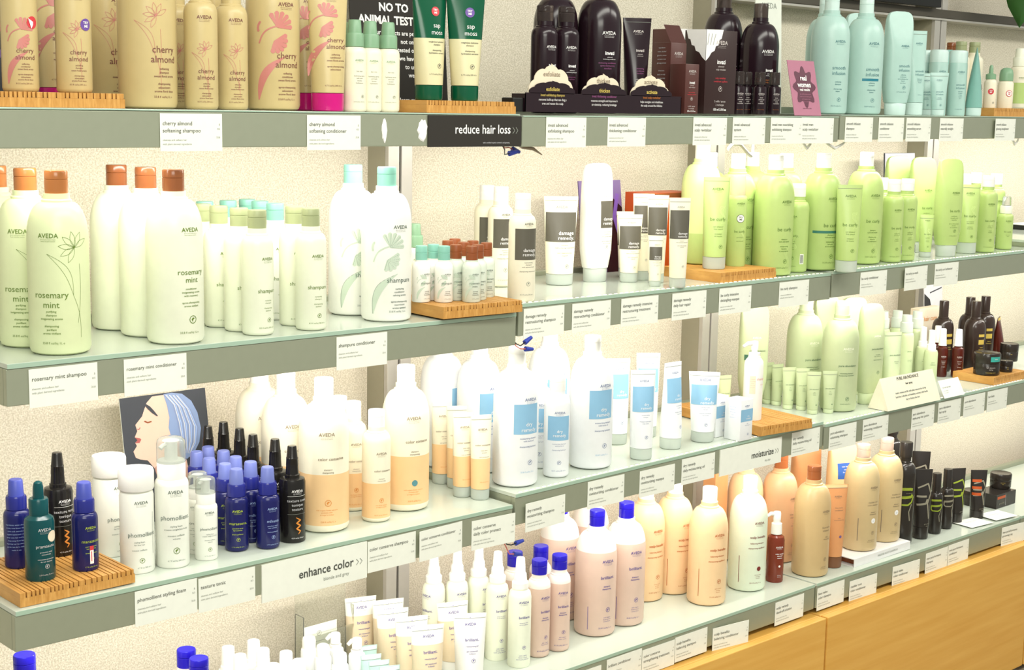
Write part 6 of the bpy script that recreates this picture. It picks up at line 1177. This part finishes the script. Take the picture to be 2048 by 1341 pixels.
# ---------------- plum display box with three arches
t = thing('counter_display', 'dark plum cardboard display with three scalloped arches at the top shelf front', 'display', (-.085, .004, Z0 + .0035))
W_ = .444
b = MB(); b.box(0, W_, 0, .0015, 0, .036, 'plum'); b.box(0, .0015, 0, .038, 0, .034, 'plum'); b.box(W_ - .0015, W_, 0, .038, 0, .034, 'plum'); b.box(0, W_, .0365, .038, 0, .02, 'plum'); b.box(0, W_, .0015, .0365, 0, .0012, 'plum')
b.box(-.028, -.0005, .004, .036, 0, .026, 'black_panel', .002)
def scallop(cx, w_, z0, h, n=5, dip=.92):
    P = [(cx - w_ / 2, z0)]
    for i in range(n):
        a0, a1 = math.pi * (1 - i / n), math.pi * (1 - (i + 1) / n)
        for j in range(7):
            t_ = a0 + (a1 - a0) * j / 6; k = dip + (1 - dip) * math.sin(math.pi * j / 6) ** .6
            P.append((cx + w_ / 2 * math.cos(t_) * k, z0 + h * math.sin(t_) * k))
    P.insert(len(P) // 2 + 1, (cx, z0 + h * 1.06)); return P + [(cx + w_ / 2, z0)]
def cut(b, P, y, th, m):
    n = len(P); b.add([(x, y, z) for x, z in P] + [(x, y + th, z) for x, z in P], [list(range(n))[::-1], list(range(n, 2 * n))] + [[i, (i + 1) % n, n + (i + 1) % n, n + i] for i in range(n)], m)
for cx, wd, zb, ttl in ((.071, .125, .034, 'exfoliate'), (.213, .132, .034, 'thicken'), (.352, .128, .034, 'activate')): cut(b, scallop(cx, wd, .035, .023), 0, .0015, 'plum')
s = flat(0, -.0002, 0)
for cx, ttl, c, l1, l2 in ((.071, 'exfoliate', 'gold', 'exfoliating shampoo', 'removes build-up that can clog pores and renew the scalp'), (.213, 'thicken', 'plumrose', 'thickening conditioner', 'restores strength and improves hair elasticity, reducing breakage'), (.352, 'activate', 'plumorange', 'scalp revitalizer', 'helps energize and rehabilitate the scalp around the follicles')):
    b.text(s, ttl, cx, .040, .0105, 'gold', bold=.02); b.text(s, 'invati ' + l1, cx, .030, .0068, c, bold=.012, sx=.9); b.lines(s, [l2[:32], l2[32:]], cx, .0215, .0062, 'stwhite', 1.2, sx=.9)
ob('tray', b.build('tray', False), t)
for cx, ttl, h in ((.071, 'exfoliate', .060), (.213, 'thicken', .046), (.352, 'activate', .048)):
    b = MB(); cut(b, scallop(cx, .122, .028, h), .004, .0015, 'beige'); b.text(flat(0, .0036, 0), ttl, cx, 0.028 + h * .66, .013, 'codark'); ob('arch_card', b.build('arch_card', False), t)
# ---------------- cartons
def add_carton(label, loc, rz, spec, group):
    n, cat, parts = spec; t = thing(n, label, cat, loc, R(rz), group)
    for pn, me, subs in parts: ob(pn, me, t)
GRP = 'plum cartons on the top shelf'
def inv_front(h, w_):
    def f(p): p.brand(0, h * .83, w_ * .17, 'plumink'); p.t('invati', 0, h * .6, w_ * .19, 'stwhite', bold=.02); p.ls(['advanced', 'scalp revitalizer'], 0, h * .56, w_ * .075, 'plumink'); p.ls(['scalp revitalizer', 'revitalisant capillaire'], 0, h * .42, w_ * .08, 'redst'); p.emb(0, h * .3, w_ * .075, 'plumink'); p.ls(['2 refills / sprays', '2 recharges'], 0, h * .14, w_ * .085, 'plumink'); p.t('150 ml 5.0 fl oz', 0, h * .04, w_ * .1, 'stwhite', bold=.02)
    return f
side_txt = lambda h: (lambda p: p.ls(['ingredients', 'water, alcohol', 'glycerin, aroma', 'turmeric root', 'ginseng extract', '', 'directions', 'apply to scalp', 'massage daily', 'do not rinse', '', 'caution', 'avoid eyes'], 0, h * .92, 4.2, 'palegrey', lead=1.9))
def flap(w_, d, h):
    b = MB(); a = R(42); b.add([(-w_ / 2, -d / 2 + .001, h), (w_ / 2, -d / 2 + .001, h), (w_ / 2, -d / 2 + .001 + .0, h + .045), (-w_ / 2, -d / 2 + .001, h + .045)], [(0, 1, 2, 3)], 'carton')
    b.v = [(x - (z - h) * .55, y, h + (z - h) * .8) if z > h else (x, y, z) for x, y, z in b.v]
    me = b.build('lid_flap', False); return [('lid_flap', me, [])]
add_carton('tall plum carton with its top flap standing open', (.410, .085, ZT + .002), 0, carton('product_carton', .05, .05, .148, 'carton', inv_front(148, 50), side_txt(148), flap(.05, .05, .148)), GRP)
add_carton('small plum carton between the open carton and the big one', (.394, .028, ZT + .002), 0, carton('product_carton', .043, .043, .103, 'carton', inv_front(103, 43), None), GRP)
t_spec = carton('product_carton', .104, .06, .178, 'cartonside', inv_front(178, 70), None)
b = MB(); P = [(0, .178), (.056, .1795), (.050, .160), (.044, .158), (.040, .146), (.032, .144), (.028, .134), (.018, .130), (.010, .120), (0, .112)]
b.add([(-.052 + x, -.0305, z) for x, z in P], [list(range(len(P)))], 'lace'); b.add([(-.0525, -.03 + x, z) for x, z in P], [list(range(len(P)))[::-1]], 'lace')
for i in range(3): b.ribbon(flat(-.052, -.0307, 0), [(.008 + .011 * i, .170), (.004 + .009 * i, .146)], .0012, 'greyink')
add_carton('big plum carton with a white lace tag over its corner', (.522, .066, ZT + .0025), 0, (t_spec[0], t_spec[1], t_spec[2] + [('lace_tag', b.build('lace_tag', False), [])]), GRP)
b = MB(); b.add([(-.02 + x * .7, -.0305, z + .004) for x, z in P], [list(range(len(P)))], 'lace')
sp = carton('product_carton', .06, .06, .182, 'carton', None, None)
add_carton('plum carton with white lace behind the open one', (.505, .165, ZT + .003), 0, (sp[0], sp[1], sp[2] + [('lace_tag', b.build('lace_tag', False), [])]), GRP)
def dr_front(p): p.patch(-21, 21, 44, 72, 'drblue'); p.brand(0, 78, 5, 'drink'); p.ls(['dry', 'remedy'], 5, 54, 5.5, 'stwhite', lead=1.0, lift=.0009); p.ls(['daily', 'moisturizing oil'], 3, 38, 3, 'drink'); p.emb(6, 14, 2.6, 'drink')
for i, (x, y) in enumerate(((.6115, .018), (.598, .078))):
    add_carton(['small white and blue carton at the shelf edge beside the riser', 'small white and blue carton behind the front one, beside the blue-labelled tube'][i], (x, y, Z3M + .0005), 0, carton('product_carton', .043, .046, .094, 'drwhite', dr_front, lambda p: p.ls(['with buriti oil', 'apply daily', 'to dry ends', 'huile', 'quotidienne'], 0, 76, 3.4, 'paleblue', lead=1.8)), 'small white and blue cartons')
b = MB(); b.box(-.08, .08, -.04, .04, 0, .183, 'orangebox', .001); b.patch(flat(0, -.04, 0), -.07, .07, .172, .182, 'browncap'); o = ob('product_carton', b.build('product_carton', False), None, (.605, .27, Z2M + .0005)); tag(o, 'orange-red carton standing behind the cream tubes', 'carton')
b = MB(); b.box(-.06, .06, -.015, .015, 0, .178, 'beige', .001); b.text(flat(0, -.0152, 0), 'hair care', 0, .14, .02, 'orange'); o = ob('product_carton', b.build('product_carton', False), None, (1.838, .305, Z3R + .0005)); tag(o, 'cream carton with orange lettering behind the sage spray caps', 'carton')
b = MB(); b.box(-.025, .025, -.02, .02, 0, .25, 'peachbox', .001); o = ob('product_carton', b.build('product_carton', False), None, (.855, .275, Z4M + .0005)); tag(o, 'peach carton standing left behind the white bottle with dark red lettering', 'carton', 'peach cartons on the bottom shelf')
# open white box that lifts two tan bottles
b = MB(); x0, x1, y0, y1, h = 0, .256, 0, .135, .022
b.box(x0, x1, y0, y1, h - .002, h, 'boxwhite'); b.box(x0, x1, y0, y0 + .002, 0, h - .002, 'boxwhite'); b.box(x0, x1, y1 - .002, y1, 0, h - .002, 'boxwhite'); b.box(x1 - .002, x1, y0 + .002, y1 - .002, 0, h - .002, 'boxwhite'); b.box(x0, x1, y0 + .002, y1 - .002, 0, .001, 'boxwhite'); b.box(.02, .05, .01, y1 - .01, .002, h - .004, 'browncapd')
b.text(flat(0, -.0002, 0), 'MADDER ROOT SHAMPOO', .15, .009, .0075, 'greyink')
o = ob('flat_box', b.build('flat_box', False), None, (1.106, .018, Z4R + .0005)); tag(o, 'flat open white box carrying two tan bottles on the bottom shelf', 'box')
b = MB(); b.box(0, .112, 0, .075, 0, .042, 'men', .001); b.patch(flat(0, 0, 0), .005, .05, .028, .036, 'menorange'); b.ribbon(flat(0, 0, 0), [(.052, .004), (.052, .038)], .001, 'palegrey'); b.text(flat(0, -.0002, 0), 'grooming', .03, .012, .008, 'mengrey')
o = ob('product_carton', b.build('product_carton', False), None, (1.925, .085, Z4F + .0005)); tag(o, 'low black box with orange print under the dark brown jar', 'carton')
# clear acrylic card holder on the back of the bottom shelf
t = thing('card_holder', 'clear acrylic holder with a small white card at the lower left', 'holder', (-.390, .3245, Z4L + .0002))
b = MB(); b.box(0, .125, 0, .002, 0, .17, 'acrylic'); b.box(0, .125, -.03, -.028, 0, .09, 'acrylic'); b.box(0, .002, -.028, 0, 0, .13, 'acrylic'); b.box(.123, .125, -.028, 0, 0, .13, 'acrylic'); b.box(0, .125, -.03, .002, -.0, .002, 'acrylic'); ob('pocket', b.build('pocket', False), t)
b = MB(); b.box(.008, .088, -.02, -.0192, .002, .105, 'paper'); b.emblem(flat(0, -.0202, 0), .044, .086, .005, 'greyink'); b.ribbon(flat(0, -.0202, 0), [(.01, .07), (.086, .07)], .0008, 'greyink'); b.text(flat(0, -.0202, 0), 'salon', .044, .05, .012, 'greyink'); ob('card', b.build('card', False), t)
# ---------------- loose wiring of the shelf lights
def wires(label, loc, ends, flip=1):
    t = thing('wire_connector', label, 'wiring', loc, 0, 'loose wiring at the shelf seams')
    for i, (p, d) in enumerate(ends):
        P = Vector(p); D = Vector(d).normalized()
        b = MB(); b.tube([(-.02 * flip, .01, .012), (-.012 * flip, .004, P.z * .4), tuple(P - D * .012), tuple(P)], .0012, ['wireblack', 'wirered'][i % 2], 6); ob('wire', b.build('wire'), t)
        b = MB(); b.tube([tuple(P), tuple(P + D * .004), tuple(P + D * .020), tuple(P + D * .021)], [.0052, .0050, .0034, .002], 'nutblue', 12); ob('wire_nut', b.build('wire_nut'), t)
wires('blue wire nuts hanging under the seam of the top shelf, below the black strip', (-.105, .02, Z0 - .063), [((-.004, 0, -.012), (1, 0, .15)), ((.012, .008, -.004), (1, .1, -.3))])
wires('blue wire nuts sticking out at the seam of the second shelf', (-.088, -.004, Z0 - .438), [((.006, 0, .002), (1, 0, .5)), ((.006, -.002, -.010), (1, 0, -.12))])
wires('blue and violet wire nuts hanging below the left bay end of the third shelf', (-.10, .0, Z0 - .833), [((.008, 0, -.002), (1, 0, .1)), ((.002, -.002, -.022), (1, 0, -.2))])
for i, (x, z, l) in enumerate(((.878, Z0 - .0545, .1), (.80, Z0 - .054, .04), (1.745, Z0 - .048, .04))):
    b = MB(); b.tube([(0, 0, .004), (l * .25, .002, -.006), (l * .55, .002, -.016), (l * .8, 0, -.007), (l, .002, .002)], [.001, .003, .004, .003, .001], 'lace', 8)
    tag(ob('loose_tape', b.build('loose_tape'), None, (x, .018, z)), ['long torn white tape dangling under the seam beside the pink card', 'short torn white tape under the touching price tags', 'scrap of white tape under the right end of the top shelf'][i], 'tape', 'torn tape under the top shelf')
b = MB(); b.tube([(0, 0, 0), (.02, .004, .012), (.05, .006, .010), (.075, .004, -.01), (.09, .006, -.016)], .004, 'white', 10); tag(ob('loose_cable', b.build('loose_cable'), None, (.575, .05, Z0 - .072)), 'white cable loop hanging under the top shelf above the lime pump bottle', 'cable')
b = MB(); b.tube([(-.02, 0, .008), (.0, .0, 0), (.03, .003, -.004), (.055, .004, -.016)], [.003, .0045, .0035, .001], 'codark', 8); tag(ob('loose_tape', b.build('loose_tape'), None, (-.082, .012, Z0 - .062)), 'brown torn tape end under the seam beside the black strip', 'tape')
# ---------------- plant whose leaf hangs into the top right corner
t = thing('potted_plant', 'green plant with a big leaf hanging into the top right corner', 'plant', (2.165, .21, Z0 + .50))
b = MB()
for i, (L_, wd, yaw, tip) in enumerate(((.25, .16, 196, -.27), (.22, .12, 140, -.05), (.24, .12, 250, -.03), (.2, .1, 310, .03))):
    n = 9; vs = []
    for j in range(n + 1):
        q = j / n; x = L_ * q * .62; z = tip * q ** 1.5 + .05 * math.sin(q * 2.4); ww = wd * math.sin(math.pi * min(1, q * .93 + .07)) ** .6 / 2
        c_, s_ = math.cos(R(yaw)), math.sin(R(yaw))
        for k in (-1, 0, 1): vs.append((x * c_ - k * ww * s_, x * s_ + k * ww * c_, z - abs(k) * ww * -.25))
    b.add(vs, [f for j in range(n) for f in ((j * 3, j * 3 + 1, j * 3 + 4, j * 3 + 3), (j * 3 + 1, j * 3 + 2, j * 3 + 5, j * 3 + 4))], 'leaf')
o = ob('leaves', b.build('leaves'), t); o.modifiers.new('thickness', 'SOLIDIFY').thickness = .0012
b = MB(); b.lathe([(0, -.12), (.05, -.12), (.065, .0), (.06, .0), (.05, -.01), (0, -.01)], 'browncapd', 28); ob('pot', b.build('pot'), t)
